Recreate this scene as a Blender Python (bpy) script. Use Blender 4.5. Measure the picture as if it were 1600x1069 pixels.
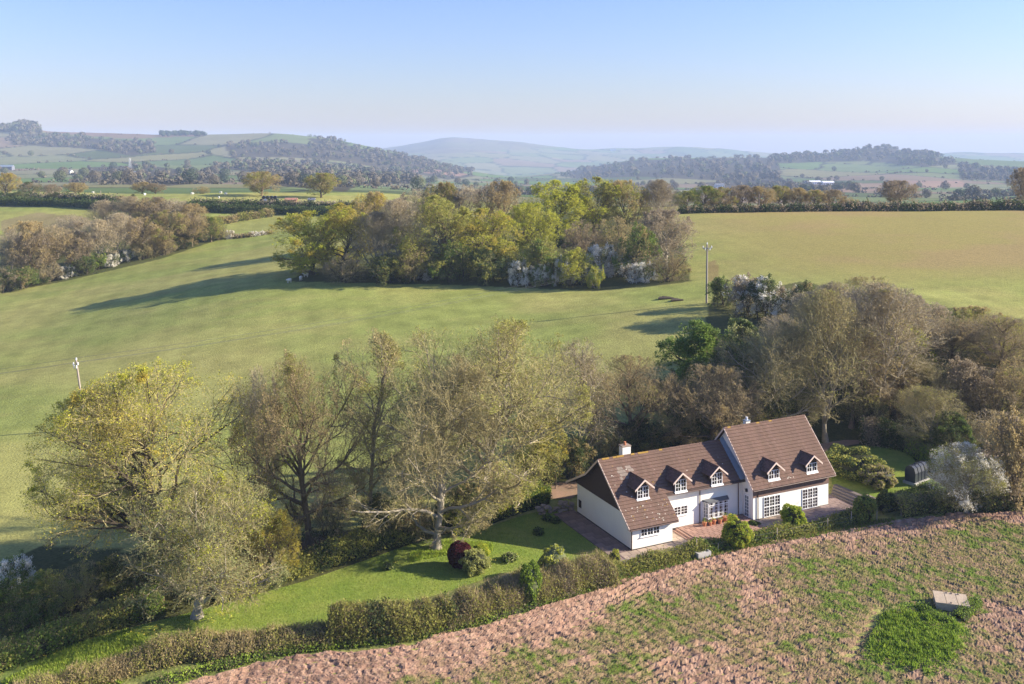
import bpy, math, random
import numpy as np
from mathutils import Vector
for o in list(bpy.data.objects): bpy.data.objects.remove(o)
sc = bpy.context.scene
COL = sc.collection
R = math.radians

# ------------------------------------------------------------ camera, sky, sun, exposure
FPX, CX, CY, CH = 1500.0, 800.0, 225.0, 40.0      # focal length in photo pixels, horizon row, camera height
cam = bpy.data.cameras.new('camera'); camo = bpy.data.objects.new('camera', cam); COL.objects.link(camo)
camo.location = (0, 0, CH); camo.rotation_euler = (R(90), 0, 0)
cam.sensor_width = 36; cam.lens = 36*FPX/1600; cam.shift_y = -(534.5-CY)/1600; cam.clip_start = .5; cam.clip_end = 40000
sc.camera = camo
SUN_EL = R(24); SUN_DIR = Vector((1, .05, 0)).normalized()*math.cos(SUN_EL) + Vector((0, 0, math.sin(SUN_EL)))
w = bpy.data.worlds.new('World'); sc.world = w; w.use_nodes = True
nt = w.node_tree; bg = nt.nodes['Background']; sky = nt.nodes.new('ShaderNodeTexSky')
sky.sky_type = 'NISHITA'; sky.sun_disc = False; sky.sun_elevation = SUN_EL
sky.sun_rotation = math.atan2(SUN_DIR.x, SUN_DIR.y); sky.altitude = 50; sky.air_density = 1.35; sky.dust_density = .4; sky.ozone_density = 4.0
tint = nt.nodes.new('ShaderNodeMix'); tint.data_type = 'RGBA'; tint.blend_type = 'MULTIPLY'; tint.inputs[0].default_value = 1; tint.inputs[7].default_value = (.69, .70, 1.03, 1)
nt.links.new(sky.outputs[0], tint.inputs[6]); nt.links.new(tint.outputs[2], bg.inputs[0]); bg.inputs[1].default_value = .081
sl = bpy.data.lights.new('sun', 'SUN'); sl.energy = 4.6; sl.angle = R(.6); sl.color = (1, .89, .71)
so = bpy.data.objects.new('sun', sl); COL.objects.link(so); so.rotation_euler = SUN_DIR.to_track_quat('Z', 'Y').to_euler(); so.location = (200, 0, 200)
sc.view_settings.view_transform = 'Standard'; sc.view_settings.look = 'None'; sc.view_settings.exposure = 1.42; sc.view_settings.gamma = 1
sc.view_settings.use_curve_mapping = False
sc.render.engine = 'CYCLES'
cy = sc.cycles; cy.max_bounces = 5; cy.diffuse_bounces = 4; cy.glossy_bounces = 2; cy.transmission_bounces = 3; cy.volume_bounces = 1
cy.transparent_max_bounces = 6; cy.use_denoising = True; cy.caustics_reflective = False; cy.caustics_refractive = False

HAZE_D = 1.3e-4; HAZE_C = (.54, .69, .98, 1)

# ------------------------------------------------------------ noise
_T = np.random.RandomState(7).rand(512, 512)
def vn(x, y, s=1.0, seed=0):
    x = np.asarray(x)/s + seed*17.31 + 1000; y = np.asarray(y)/s + seed*9.77 + 1000
    ix = np.floor(x).astype(int); iy = np.floor(y).astype(int); fx = x-ix; fy = y-iy
    fx = fx*fx*(3-2*fx); fy = fy*fy*(3-2*fy)
    g = lambda a, b: _T[a & 511, b & 511]
    return (g(ix, iy)*(1-fx)+g(ix+1, iy)*fx)*(1-fy)+(g(ix, iy+1)*(1-fx)+g(ix+1, iy+1)*fx)*fy
def fbm(x, y, s, o=3, seed=0):
    r = 0; a = 1; t = 0
    for k in range(o): r = r+a*vn(x, y, s, seed+k); t += a; a *= .5; s *= .47
    return r/t
def inpoly(px, py, poly):
    poly = np.array(poly, float); inside = np.zeros(px.shape, bool); n = len(poly); j = n-1
    for i in range(n):
        xi, yi = poly[i]; xj, yj = poly[j]
        if yi != yj:
            inside ^= ((yi > py) != (yj > py)) & (px < (xj-xi)*(py-yi)/(yj-yi)+xi)
        j = i
    return inside

# ------------------------------------------------------------ house frame (used by the terrain too)
TH = R(25.5); AX = np.array([math.cos(TH), math.sin(TH)]); BX = np.array([-math.sin(TH), math.cos(TH)]); F0 = np.array([11.78, 94.34])
def HW(a, b): return F0 + a*AX + b*BX

# ------------------------------------------------------------ terrain heights
CP = [(0,1069,-.4),(400,1069,0),(800,1069,0),(1200,1069,.3),(1600,1069,.8),(0,950,-.8),(250,940,-.3),(450,900,-.2),(650,860,0),(800,900,0),(985,862,0),(898,803,0),
      (1293,795,.1),(1180,815,.1),(1400,820,.5),(1600,800,.9),(1350,760,.9),(1330,700,1.6),(1450,740,1.3),(1600,700,2.6),(860,765,.6),(1000,740,.6),(1150,715,1.0),
      (0,700,-.8),(130,668,-.5),(400,620,1.2),(0,600,-1.5),(600,600,3),(800,560,5),(1000,560,6.5),(1200,600,6),(1400,600,6),(1600,600,6),
      (1105,475,10.5),(1300,450,11.8),(1500,480,11),(1600,450,12),(1070,333,19),(1300,331,19),(1600,330,19.2),
      (430,440,9),(260,470,5),(110,505,.8),(0,455,.5),(700,440,9.2),(950,447,9.5),(350,370,10.5),(0,400,4),(470,335,15.5),(250,345,14),(0,345,13.5),
      (0,322,16.2),(400,330,16),(700,330,16),(0,301,17.2),(400,302,17.6),(600,302,17.5)]
_c = []
for px, py, z in CP:
    Y = (CH-z)*FPX/(py-CY); _c.append(((px-CX)/FPX*Y, Y, z))
for X, Y, z in [(-300,60,-3),(-300,200,1),(-400,330,12),(300,60,3),(330,200,13),(420,330,19),(-250,-150,-2),(250,-150,1),(0,-150,0),(0,0,0),(-120,20,-1.5),(120,20,1.5),
                (120,400,13.5),(250,400,13),(40,400,13),(250,470,6),(120,470,6),(0,470,9),(-450,470,15),(-120,470,14)]: _c.append((X, Y, z))
_c = np.array(_c)
def _phi(r2): return r2*np.log(r2+1e-9)*.5
def _solve():
    n = len(_c); P = _c[:, :2]/100; d = ((P[:, None]-P[None])**2).sum(-1)
    K = _phi(d) + np.eye(n)*.02; A = np.zeros((n+3, n+3)); A[:n, :n] = K; A[:n, n] = 1; A[:n, n+1:] = P; A[n, :n] = 1; A[n+1:, :n] = P.T
    return P, np.linalg.solve(A, np.r_[_c[:, 2], 0, 0, 0])
_P, _W = _solve()
def sstep(e0, e1, x): t = np.clip((x-e0)/(e1-e0), 0, 1); return t*t*(3-2*t)
def near_h(X, Y):
    x = X/100; y = Y/100; z = _W[-3]+_W[-2]*x+_W[-1]*y
    for (a, b), q in zip(_P, _W): z = z+q*_phi((x-a)**2+(y-b)**2)
    a = (X-F0[0])*AX[0]+(Y-F0[1])*AX[1]; b = (X-F0[0])*BX[0]+(Y-F0[1])*BX[1]
    d = np.hypot(np.maximum(np.maximum(-3-a, a-27.5), 0), np.maximum(np.maximum(-4.2-b, b-12), 0))
    k = 1-sstep(0, 3.5, d); z = z*(1-k)-.06*k
    return z
KX = [-900,-400,0,60,250,440,520,600,700,800,900,1000,1100,1220,1300,1380,1440,1600,2000,2600]
def prof(*v): return v
ROWS = {620:  [294,294,296,296,296,297,298,300,305,310,314,316,318,320,320,320,320,320,322,322],
        1000: [282,282,284,284,284,286,290,294,300,304,306,308,309,309,309,309,309,308,308,308],
        1600: [266,266,267,267,268,271,276,282,288,292,294,295,296,296,295,294,293,293,292,292],
        2200: [240,240,243,245,248,254,262,272,281,286,287,284,282,280,277,273,273,279,282,282],
        3000: [200,198,200,203,210,207,217,235,262,277,280,268,257,253,256,258,247,252,272,276],
        3400: [206,204,206,208,214,212,222,240,266,279,268,250,248,246,243,230,240,264,276,280],
        4300: [232,232,234,236,240,240,246,256,270,278,280,276,274,272,272,270,270,276,280,280],
        5500: [240,240,242,244,246,250,254,250,240,246,252,256,258,262,266,266,264,262,260,260],
        7000: [234,232,232,232,234,236,238,233,213,221,232,231,231,239,240,240,239,238,236,236],
        8200: [262]*20, 9600: [285]*20}
YS = np.concatenate([np.arange(-150, 55, 12.), np.arange(55, 300, .85), np.arange(300, 470, 1.6), np.exp(np.linspace(math.log(470), math.log(9600), 350))])
US = np.concatenate([np.linspace(-1.35, -.62, 36)[:-1], np.linspace(-.62, .62, 450), np.linspace(.62, 1.35, 36)[1:]])
UU, YY = np.meshgrid(US, YS); XX = UU*np.maximum(YY, 150)
ZZ = near_h(XX, np.minimum(YY, 470))
kx = (np.array(KX)-CX)/FPX
ry = sorted(ROWS); prows = np.array([np.interp(US, kx, ROWS[y]) for y in ry])
k = np.ones(9)/9; prows = np.array([np.convolve(np.pad(r, 4, 'edge'), k, 'valid') for r in prows])
row0 = CY+(CH-near_h(US*470, np.full_like(US, 470.)))*FPX/470
ly = np.log([470]+ry); allp = np.vstack([row0, prows])
fi = np.where(YS > 470)[0]
for i in fi:
    t = math.log(YS[i]); j = min(np.searchsorted(ly, t)-1, len(ly)-2); j = max(j, 0); f = (t-ly[j])/(ly[j+1]-ly[j])
    p = allp[j]*(1-f)+allp[j+1]*f; ZZ[i] = CH-(p-CY)*YS[i]/FPX
    amp = min(1, (YS[i]-470)/600)
    ZZ[i] += amp*(fbm(XX[i], YY[i], 420, 4, 3)-.5)*YS[i]*.006
    # steep wooded knoll on the far left skyline
    ZZ[i] += 22*np.exp(-((US[i*0+np.arange(len(US))]-(40-CX)/FPX)/.012)**2)*math.exp(-((YS[i]-3000)/160)**2)
ZZ += (fbm(XX, YY, 30, 3, 9)-.5)*.5*sstep(125, 150, YY)
def hz(X, Y):
    X = np.asarray(X, float); Y = np.asarray(Y, float); u = X/np.maximum(Y, 150)
    j = np.clip(np.searchsorted(YS, Y)-1, 0, len(YS)-2); i = np.clip(np.searchsorted(US, u)-1, 0, len(US)-2)
    fy = np.clip((Y-YS[j])/(YS[j+1]-YS[j]), 0, 1); fx = np.clip((u-US[i])/(US[i+1]-US[i]), 0, 1)
    return (ZZ[j, i]*(1-fx)+ZZ[j, i+1]*fx)*(1-fy)+(ZZ[j+1, i]*(1-fx)+ZZ[j+1, i+1]*fx)*fy
_MY = np.concatenate([np.arange(60, 480, .5), np.exp(np.linspace(math.log(480), math.log(9500), 900))])
def G(px, py):
    """the point of the ground seen at a photo pixel"""
    u = (px-CX)/FPX; X = u*_MY; Z = hz(X, _MY); p = CY+(CH-Z)*FPX/_MY
    k = np.argmax(p <= py)
    if k == 0: Y = _MY[0] if p[0] <= py else _MY[-1]
    else:
        f = (p[k-1]-py)/(p[k-1]-p[k]+1e-9); Y = _MY[k-1]+f*(_MY[k]-_MY[k-1])
    return float(u*Y), float(Y)
def GV(pts): return [G(*p) for p in pts]

# ------------------------------------------------------------ objects
def tag(o, label=None, cat=None, group=None, kind=None):
    if label: o['label'] = label
    if cat: o['category'] = cat
    if group: o['group'] = group
    if kind: o['kind'] = kind
    return o
def empty(name, loc, rz=0, parent=None, s=1):
    o = bpy.data.objects.new(name, None); COL.objects.link(o); o.location = loc; o.rotation_euler = (0, 0, rz); o.scale = (s, s, s); o.parent = parent; o.empty_display_size = .2
    return o
def rawmesh(name, V, F, mats, mi=None, smooth=False):
    V = np.asarray(V, np.float32); F = np.asarray(F, np.int32); me = bpy.data.meshes.new(name); n = F.shape[1]
    me.vertices.add(len(V)); me.vertices.foreach_set('co', V.ravel()); me.loops.add(F.size); me.loops.foreach_set('vertex_index', F.ravel())
    me.polygons.add(len(F)); me.polygons.foreach_set('loop_start', np.arange(0, F.size, n, dtype=np.int32))
    if mi is not None: me.polygons.foreach_set('material_index', np.asarray(mi, np.int32))
    me.polygons.foreach_set('use_smooth', np.full(len(F), smooth))
    for m in mats: me.materials.append(m)
    me.update(calc_edges=True); return me
def link(name, me, parent=None, loc=(0, 0, 0)):
    o = bpy.data.objects.new(name, me); COL.objects.link(o); o.parent = parent; o.location = loc; return o
class MB:
    def __init__(s): s.v = []; s.f = []; s.m = []; s.n = 0
    def add(s, V, F, m=0):
        V = np.asarray(V, float).reshape(-1, 3); F = np.asarray(F, int)
        if F.shape[1] == 4: F = np.vstack([F[:, [0, 1, 2]], F[:, [0, 2, 3]]])
        s.v.append(V); s.f.append(F+s.n); s.m.append(np.full(len(F), m)); s.n += len(V); return s
    def box(s, x0, x1, y0, y1, z0, z1, m=0):
        V = [(x, y, z) for z in (z0, z1) for y in (y0, y1) for x in (x0, x1)]
        return s.add(V, [(0, 2, 3, 1), (4, 5, 7, 6), (0, 1, 5, 4), (2, 6, 7, 3), (0, 4, 6, 2), (1, 3, 7, 5)], m)
    def hexa(s, V, m=0):   # 8 corners: 4 below, 4 above, same order
        return s.add(V, [(3, 2, 1, 0), (4, 5, 6, 7), (0, 1, 5, 4), (1, 2, 6, 5), (2, 3, 7, 6), (3, 0, 4, 7)], m)
    def tube(s, pts, r, sides=8, m=0):
        pts = np.array([pts], float); rr = np.array([r if hasattr(r, '__len__') else [r]*pts.shape[1]], float)
        V, F = tubes(pts, rr, sides); s.add(V, F, m)
        n = pts.shape[1]
        for e in (0, n-1):
            b = e*sides; s.add(V[b:b+sides], [(0, i, i+1) for i in range(1, sides-1)], m)
        return s
    def prism(s, poly, a0, a1, m=0):   # poly in (b,z), extruded along a
        n = len(poly); V = [(a0, b, z) for b, z in poly]+[(a1, b, z) for b, z in poly]
        F = [(i, (i+1) % n, n+(i+1) % n, n+i) for i in range(n)]; s.add(V, F, m)
        from mathutils.geometry import tessellate_polygon
        T = tessellate_polygon([[Vector((b, z, 0)) for b, z in poly]])
        s.add(V, [tuple(t) for t in T]+[tuple(n+i for i in t[::-1]) for t in T], m); return s
    def build(s, name, mats, parent=None, loc=(0, 0, 0), smooth=False):
        if not isinstance(mats, (list, tuple)): mats = [mats]
        return link(name, rawmesh(name, np.vstack(s.v), np.vstack(s.f), mats, np.concatenate(s.m), smooth), parent, loc)
def tubes(P, Rr, sides):
    N, S, _ = P.shape; T = np.gradient(P, axis=1); T /= np.linalg.norm(T, axis=2, keepdims=True)+1e-9
    ref = np.where(np.abs(T[:, :1, 2:3]) > .8, np.array([1., .13, 0]), np.array([0., .1, 1.])); n1 = np.cross(T, np.broadcast_to(ref, T.shape)); n1 /= np.linalg.norm(n1, axis=2, keepdims=True)+1e-9
    n2 = np.cross(T, n1)
    if sides == 2:
        V = np.stack([P+Rr[..., None]*n1, P-Rr[..., None]*n1], 2)
        b = (np.arange(N)[:, None]*S+np.arange(S-1)[None])*2; b = b.ravel()
        return V.reshape(-1, 3), np.stack([b, b+1, b+3, b+2], 1)
    a = np.arange(sides)*2*np.pi/sides
    V = P[:, :, None]+Rr[..., None, None]*(np.cos(a)[:, None]*n1[:, :, None]+np.sin(a)[:, None]*n2[:, :, None])
    b = ((np.arange(N)[:, None]*S+np.arange(S-1)[None])*sides).ravel()[:, None]; i = np.arange(sides)[None]; j = (i+1) % sides
    F = np.stack([b+i, b+j, b+sides+j, b+sides+i], 2).reshape(-1, 4)
    return V.reshape(-1, 3), F

# ------------------------------------------------------------ materials
def mat(name, color, rough=.8, noise=None, bump=0, island=0, obj=0, spec=.3, metallic=0, translucent=0, attr=None):
    """noise: list of (scale, strength, colour2) mixed in; island: random value variation per leaf or tile; obj: per object"""
    m = bpy.data.materials.new(name); m.use_nodes = True; nt = m.node_tree; N = nt.nodes; L = nt.links; b = N['Principled BSDF']
    b.inputs['Roughness'].default_value = rough; b.inputs['Specular IOR Level'].default_value = spec; b.inputs['Metallic'].default_value = metallic
    if attr:
        c = N.new('ShaderNodeAttribute'); c.attribute_name = attr; cur = c.outputs['Color']
    else:
        c = N.new('ShaderNodeRGB'); c.outputs[0].default_value = (*color, 1); cur = c.outputs[0]
    tc = N.new('ShaderNodeTexCoord'); last = None
    for item in (noise or []):
        sc_, st, c2 = item[:3]; n = N.new('ShaderNodeTexNoise'); n.inputs['Scale'].default_value = sc_; n.inputs['Detail'].default_value = 5; n.inputs['Roughness'].default_value = .6
        if len(item) > 3:
            mp = N.new('ShaderNodeMapping'); mp.inputs['Scale'].default_value = item[3]; L.new(tc.outputs['Object'], mp.inputs[0]); L.new(mp.outputs[0], n.inputs[0])
        else: L.new(tc.outputs['Object'], n.inputs[0])
        rp = N.new('ShaderNodeMapRange'); rp.inputs[1].default_value = .38; rp.inputs[2].default_value = .66; rp.inputs[4].default_value = st; L.new(n.outputs[0], rp.inputs[0])
        mx = N.new('ShaderNodeMix'); mx.data_type = 'RGBA'; L.new(rp.outputs[0], mx.inputs[0]); L.new(cur, mx.inputs[6])
        if isinstance(c2, (int, float)):
            mm = N.new('ShaderNodeMix'); mm.data_type = 'RGBA'; mm.blend_type = 'MULTIPLY'; mm.inputs[0].default_value = 1; L.new(cur, mm.inputs[6]); mm.inputs[7].default_value = (c2, c2, c2, 1); L.new(mm.outputs[2], mx.inputs[7])
        else: mx.inputs[7].default_value = (*c2, 1)
        cur = mx.outputs[2]; last = n
    if island or obj:
        hs = N.new('ShaderNodeHueSaturation'); L.new(cur, hs.inputs['Color']); cur = hs.outputs[0]
        v = None
        if island:
            g = N.new('ShaderNodeNewGeometry'); mr = N.new('ShaderNodeMapRange'); L.new(g.outputs['Random Per Island'], mr.inputs[0]); mr.inputs[3].default_value = 1-island; mr.inputs[4].default_value = 1+island; v = mr.outputs[0]
            mh = N.new('ShaderNodeMapRange'); L.new(g.outputs['Random Per Island'], mh.inputs[0]); mh.inputs[3].default_value = .5+.03*island; mh.inputs[4].default_value = .5-.03*island; L.new(mh.outputs[0], hs.inputs['Hue'])
        if obj:
            oi = N.new('ShaderNodeObjectInfo'); mo = N.new('ShaderNodeMapRange'); L.new(oi.outputs['Random'], mo.inputs[0]); mo.inputs[3].default_value = 1-obj; mo.inputs[4].default_value = 1+obj
            if v is None: v = mo.outputs[0]
            else:
                q = N.new('ShaderNodeMath'); q.operation = 'MULTIPLY'; L.new(v, q.inputs[0]); L.new(mo.outputs[0], q.inputs[1]); v = q.outputs[0]
        L.new(v, hs.inputs['Value'])
    L.new(cur, b.inputs['Base Color'])
    if bump and last:
        bp = N.new('ShaderNodeBump'); bp.inputs['Strength'].default_value = 1; bp.inputs['Distance'].default_value = bump; L.new(last.outputs[0], bp.inputs['Height']); L.new(bp.outputs[0], b.inputs['Normal'])
    if translucent:
        t = N.new('ShaderNodeBsdfTranslucent'); L.new(cur, t.inputs[0]); ms = N.new('ShaderNodeMixShader'); ms.inputs[0].default_value = translucent
        L.new(b.outputs[0], ms.inputs[1]); L.new(t.outputs[0], ms.inputs[2]); L.new(ms.outputs[0], N['Material Output'].inputs[0])
    return m
M = {}
def leafm(n, c, isl=.3, obj=.15, tr=.45): M[n] = mat(n, c, .6, island=isl, obj=obj, spec=.2, translucent=tr)
leafm('gold_leaf', (.50, .42, .075)); leafm('lime_leaf', (.48, .50, .06)); leafm('olive_leaf', (.34, .34, .08)); leafm('tan_leaf', (.42, .335, .155)); leafm('grey_green_leaf', (.36, .38, .16))
leafm('dark_leaf', (.075, .11, .035)); leafm('green_leaf', (.15, .22, .04)); leafm('bright_leaf', (.27, .37, .045)); leafm('blossom', (.88, .85, .76), .12, .05); leafm('red_leaf', (.085, .014, .018)); leafm('yellow_green_leaf', (.46, .46, .055))
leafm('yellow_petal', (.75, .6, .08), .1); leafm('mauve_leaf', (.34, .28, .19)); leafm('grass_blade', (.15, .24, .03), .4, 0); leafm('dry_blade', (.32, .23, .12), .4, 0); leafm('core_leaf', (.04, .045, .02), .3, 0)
def barkm(n, c): M[n] = mat(n, c, .9, noise=[(3, .7, .55)], bump=.03, island=.2, obj=.12, spec=.1)
barkm('bark_grey', (.30, .26, .20)); barkm('bark_brown', (.19, .145, .10)); barkm('bark_dark', (.10, .08, .06)); barkm('bark_pale', (.42, .37, .29)); barkm('twig_brown', (.40, .315, .17)); barkm('twig_pale', (.50, .42, .27)); barkm('twig_mauve', (.38, .30, .195)); barkm('twig_green', (.40, .345, .17))

# ------------------------------------------------------------ ground colours
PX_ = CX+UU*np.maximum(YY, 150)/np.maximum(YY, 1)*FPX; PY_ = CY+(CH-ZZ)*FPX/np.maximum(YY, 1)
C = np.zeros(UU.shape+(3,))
def lerp(a, b, t): return np.asarray(a)*(1-t[..., None])+np.asarray(b)*t[..., None]
n1 = fbm(XX, YY*1.4, 45, 4, 1); n2 = fbm(XX, YY*2.5, 14, 4, 5)
C[:] = lerp((.375, .365, .115), (.30, .335, .09), sstep(.4, .6, n1))
C = lerp(C, (.38, .345, .12), sstep(.45, .7, n2)*.4)
n3 = fbm(XX, YY*1.7, 4.5, 3, 15); st = np.sin((XX*.97+YY*.25)*2*math.pi/5.5+2.5*fbm(XX, YY, 60, 2, 61)); n4 = vn(XX, YY, 1.7, 91); C *= (1+(.22*(n3-.5)*2+.045*st+.12*(n4-.5))*(YY < 470))[..., None]
rf = sstep(30, 80, XX)*sstep(175, 215, YY)*(YY < 470)
C = lerp(C, lerp((.35, .30, .10), (.365, .28, .115), sstep(.38, .62, fbm(XX, YY*1.5, 30, 4, 8)+(XX-100)*.0008)), rf)
near = YY < 470
def paint(poly, col, s=1., var=.15, lim=(60, 470)):
    m = inpoly(PX_, PY_, poly) & (YY > lim[0]) & (YY < lim[1])
    n = 1+var*2*(fbm(XX, YY, (lim[0]+lim[1])*.02, 3, 4)-.5)
    C[m] = C[m]*(1-s)+(np.asarray(col)*n[..., None])[m]*s
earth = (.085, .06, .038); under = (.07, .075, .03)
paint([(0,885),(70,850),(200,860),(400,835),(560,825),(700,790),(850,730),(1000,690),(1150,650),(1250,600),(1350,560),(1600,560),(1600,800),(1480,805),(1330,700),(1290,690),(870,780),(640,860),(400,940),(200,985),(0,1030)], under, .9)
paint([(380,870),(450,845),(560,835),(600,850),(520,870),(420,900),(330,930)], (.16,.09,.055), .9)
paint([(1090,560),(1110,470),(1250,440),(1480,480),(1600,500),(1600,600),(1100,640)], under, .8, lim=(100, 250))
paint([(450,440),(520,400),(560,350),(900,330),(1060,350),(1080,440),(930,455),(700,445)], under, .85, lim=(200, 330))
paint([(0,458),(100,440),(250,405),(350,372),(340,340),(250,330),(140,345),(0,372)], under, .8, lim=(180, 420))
paint([(0,345),(60,332),(140,340),(150,352),(60,360),(0,362)], (.30,.24,.13), .8, .5, lim=(200, 470))
paint([(0,318),(400,314),(640,318),(640,324),(400,322),(0,324)], (.17,.14,.09), .7, lim=(300, 470))
paint([(1120,405),(1125,445),(1108,440),(1106,410)], (.27,.15,.09), .5, lim=(150, 330))
paint([(180,1069),(300,1000),(420,975),(530,950),(700,915),(960,880),(970,905),(820,960),(640,1010),(500,1025),(300,1069)], (.13,.16,.05), .8)
paint([(0,1069),(0,1030),(130,1000),(230,1000),(180,1069)], (.16,.24,.05), .8)
# far patchwork
far = YY >= 470
cell = np.where(YY < 1500, 150., 260.)
def voro(X, Y, s, seed=3):
    gx = X/s; gy = Y/(s*1.6); ix = np.floor(gx).astype(int); iy = np.floor(gy).astype(int); d1 = np.full(X.shape, 9.); d2 = np.full(X.shape, 9.); idd = np.zeros(X.shape)
    for a in (-1, 0, 1):
        for b in (-1, 0, 1):
            jx = ix+a; jy = iy+b; sx = jx+.12+.76*_T[(jx*3+seed) & 511, (jy*7+1) & 511]; sy = jy+.12+.76*_T[(jx*5+9) & 511, (jy*3+seed*2) & 511]
            d = np.hypot(gx-sx, gy-sy); r = _T[(jx*11+5) & 511, (jy*13+seed) & 511]
            n = d < d1; d2 = np.where(n, d1, np.minimum(d2, d)); idd = np.where(n, r, idd); d1 = np.where(n, d, d1)
    return idd, (d2-d1)*s
idd, bord = voro(XX+60*fbm(XX, YY, 300, 2, 6), YY, np.where(YY < 1700, 150., 240.))
pal = np.array([(.13,.20,.055),(.17,.21,.08),(.21,.22,.11),(.12,.17,.06),(.23,.22,.12),(.18,.21,.09),(.24,.18,.12),(.15,.20,.07),(.10,.13,.05),(.23,.22,.10)])
FC = pal[np.clip((idd*len(pal)).astype(int), 0, len(pal)-1)]*(.85+.3*fbm(XX, YY, 60, 3, 2))[..., None]
FC = lerp(FC, (.045, .055, .03), 1-sstep(4+YY*.0010, 7+YY*.0015, bord))
C = np.where(far[..., None], FC, C)
WOODS = [[(8,214),(60,208),(110,213),(200,219),(240,224),(243,238),(205,244),(150,233),(70,229),(20,226)],[(0,206),(0,196),(20,196),(30,190),(50,190),(66,200),(62,208)],[(255,204),(317,204),(319,214),(255,214)],
  [(350,226),(420,221),(520,228),(600,238),(660,256),(745,275),(700,281),(600,263),(520,251),(450,246),(360,246)],[(470,253),(560,260),(640,267),(655,286),(560,290),(480,278),(330,262),(380,255)],
  [(875,275),(930,257),(1000,250),(1100,248),(1210,246),(1222,270),(1210,286),(1100,281),(1000,276),(900,279)],[(1205,243),(1260,240),(1330,236),(1380,229),(1440,236),(1470,247),(1500,257),(1440,261),(1350,251),(1210,256)],
  [(560,232),(620,240),(700,258),(740,268),(700,270),(600,250),(500,232),(480,216),(520,218)],[(130,262),(220,258),(330,270),(340,285),(240,292),(120,282)],[(1500,258),(1600,266),(1600,285),(1500,280)],[(1100,285),(1220,282),(1330,292),(1300,300),(1120,298)],[(420,262),(470,270),(560,288),(540,300),(430,290)]]
for wpoly in WOODS: paint(wpoly, (.075, .062, .04), .95, .3, lim=(480, 5000))
paint([(60,200),(250,207),(330,212),(200,217),(70,207)], (.25,.15,.11), .8, lim=(2300, 5000))
paint([(660,262),(730,272),(720,276),(640,268)], (.36,.22,.16), .9, lim=(900, 5000))
paint([(1385,283),(1500,283),(1520,292),(1385,295)], (.36,.22,.16), .8, lim=(900, 5000))
paint([(1270,287),(1380,286),(1380,298),(1290,300)], (.34,.21,.15), .7, lim=(500, 5000))
paint([(560,240),(640,222),(690,212),(780,218),(880,230),(700,240)], (.20,.16,.10), .7, .4, lim=(4500, 9000))
def grid_obj(name, X, Y, Z, m, cols=None, wrapless=True):
    r, c = X.shape; V = np.stack([X, Y, Z], -1).reshape(-1, 3); i = np.arange(r*c).reshape(r, c)
    F = np.stack([i[:-1, :-1], i[:-1, 1:], i[1:, 1:], i[1:, :-1]], -1).reshape(-1, 4)
    me = rawmesh(name, V, F, [m], smooth=True)
    if cols is not None:
        at = me.color_attributes.new('col', 'FLOAT_COLOR', 'POINT'); at.data.foreach_set('color', np.concatenate([cols.reshape(-1, 3), np.ones((r*c, 1))], 1).astype(np.float32).ravel())
    return link(name, me)
gm = mat('pasture_ground', (0, 0, 0), .95, attr='col', noise=[(.15, .12, .85), (1.1, .6, .76), (3.6, .85, .6)], bump=.12, spec=.05)
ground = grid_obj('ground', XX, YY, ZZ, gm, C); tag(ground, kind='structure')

# ------------------------------------------------------------ draped sheets
from mathutils.geometry import delaunay_2d_cdt
def sheet(name, poly, m, res=1., lift=.03, parent=None, kind='structure', world=False, jit=0, zfun=None):
    P = poly if world else GV(poly)
    pts = []; n = len(P)
    for i in range(n):
        a = np.array(P[i]); b = np.array(P[(i+1) % n]); k = max(1, int(np.hypot(*(b-a))/res))
        for q in range(k): pts.append(a+(b-a)*q/k+np.random.uniform(-jit, jit, 2))
    ring = np.array(pts); nb = len(ring); gx = np.arange(ring[:, 0].min(), ring[:, 0].max(), res); gy = np.arange(ring[:, 1].min(), ring[:, 1].max(), res)
    X, Y = np.meshgrid(gx, gy); X = X+np.random.uniform(-.2, .2, X.shape)*res; Y = Y+np.random.uniform(-.2, .2, Y.shape)*res
    ins = inpoly(X, Y, ring); allp = np.vstack([ring, np.stack([X[ins], Y[ins]], 1)])
    v, e, f, *_ = delaunay_2d_cdt([Vector(p) for p in allp], [(i, (i+1) % nb) for i in range(nb)], [], 1, 1e-4)
    v = np.array([(p.x, p.y) for p in v]); z = hz(v[:, 0], v[:, 1])+lift if zfun is None else zfun(v[:, 0], v[:, 1])
    f = np.array([t for t in f if len(t) == 3]); c = v[f].mean(1); 
    keep = inpoly(c[:, 0], c[:, 1], ring); f = f[keep]
    a = v[f]; cr = (a[:, 1, 0]-a[:, 0, 0])*(a[:, 2, 1]-a[:, 0, 1])-(a[:, 1, 1]-a[:, 0, 1])*(a[:, 2, 0]-a[:, 0, 0]); f[cr < 0] = f[cr < 0][:, ::-1]
    o = link(name, rawmesh(name, np.c_[v, z], f, [m], smooth=True), parent); tag(o, kind=kind); o['_n'] = 0; del o['_n']
    return o
M['lawn'] = mat('lawn', (.20, .28, .05), .9, noise=[(.25, .8, (.31, .34, .08)), (1.6, .6, .7), (9, .5, .6)], bump=.05, spec=.05)
M['track'] = mat('track', (.30, .19, .13), .95, noise=[(.7, .6, (.20, .15, .10)), (6, .5, .7)], bump=.03)
M['path_earth'] = mat('path_earth', (.33, .25, .18), .95, noise=[(.8, .5, (.18, .15, .10)), (6, .5, .7)], bump=.03)
LAWN = [(20,1069),(110,1012),(230,975),(310,955),(400,930),(480,908),(560,880),(640,852),(700,835),(770,822),(850,797),(876,800),(955,868),(880,884),(800,893),(760,905),(700,925),(600,955),(520,975),(430,985),(330,1000),(250,1030),(190,1069)]
sheet('lawn', LAWN, M['lawn'], .8, .05)
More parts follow.
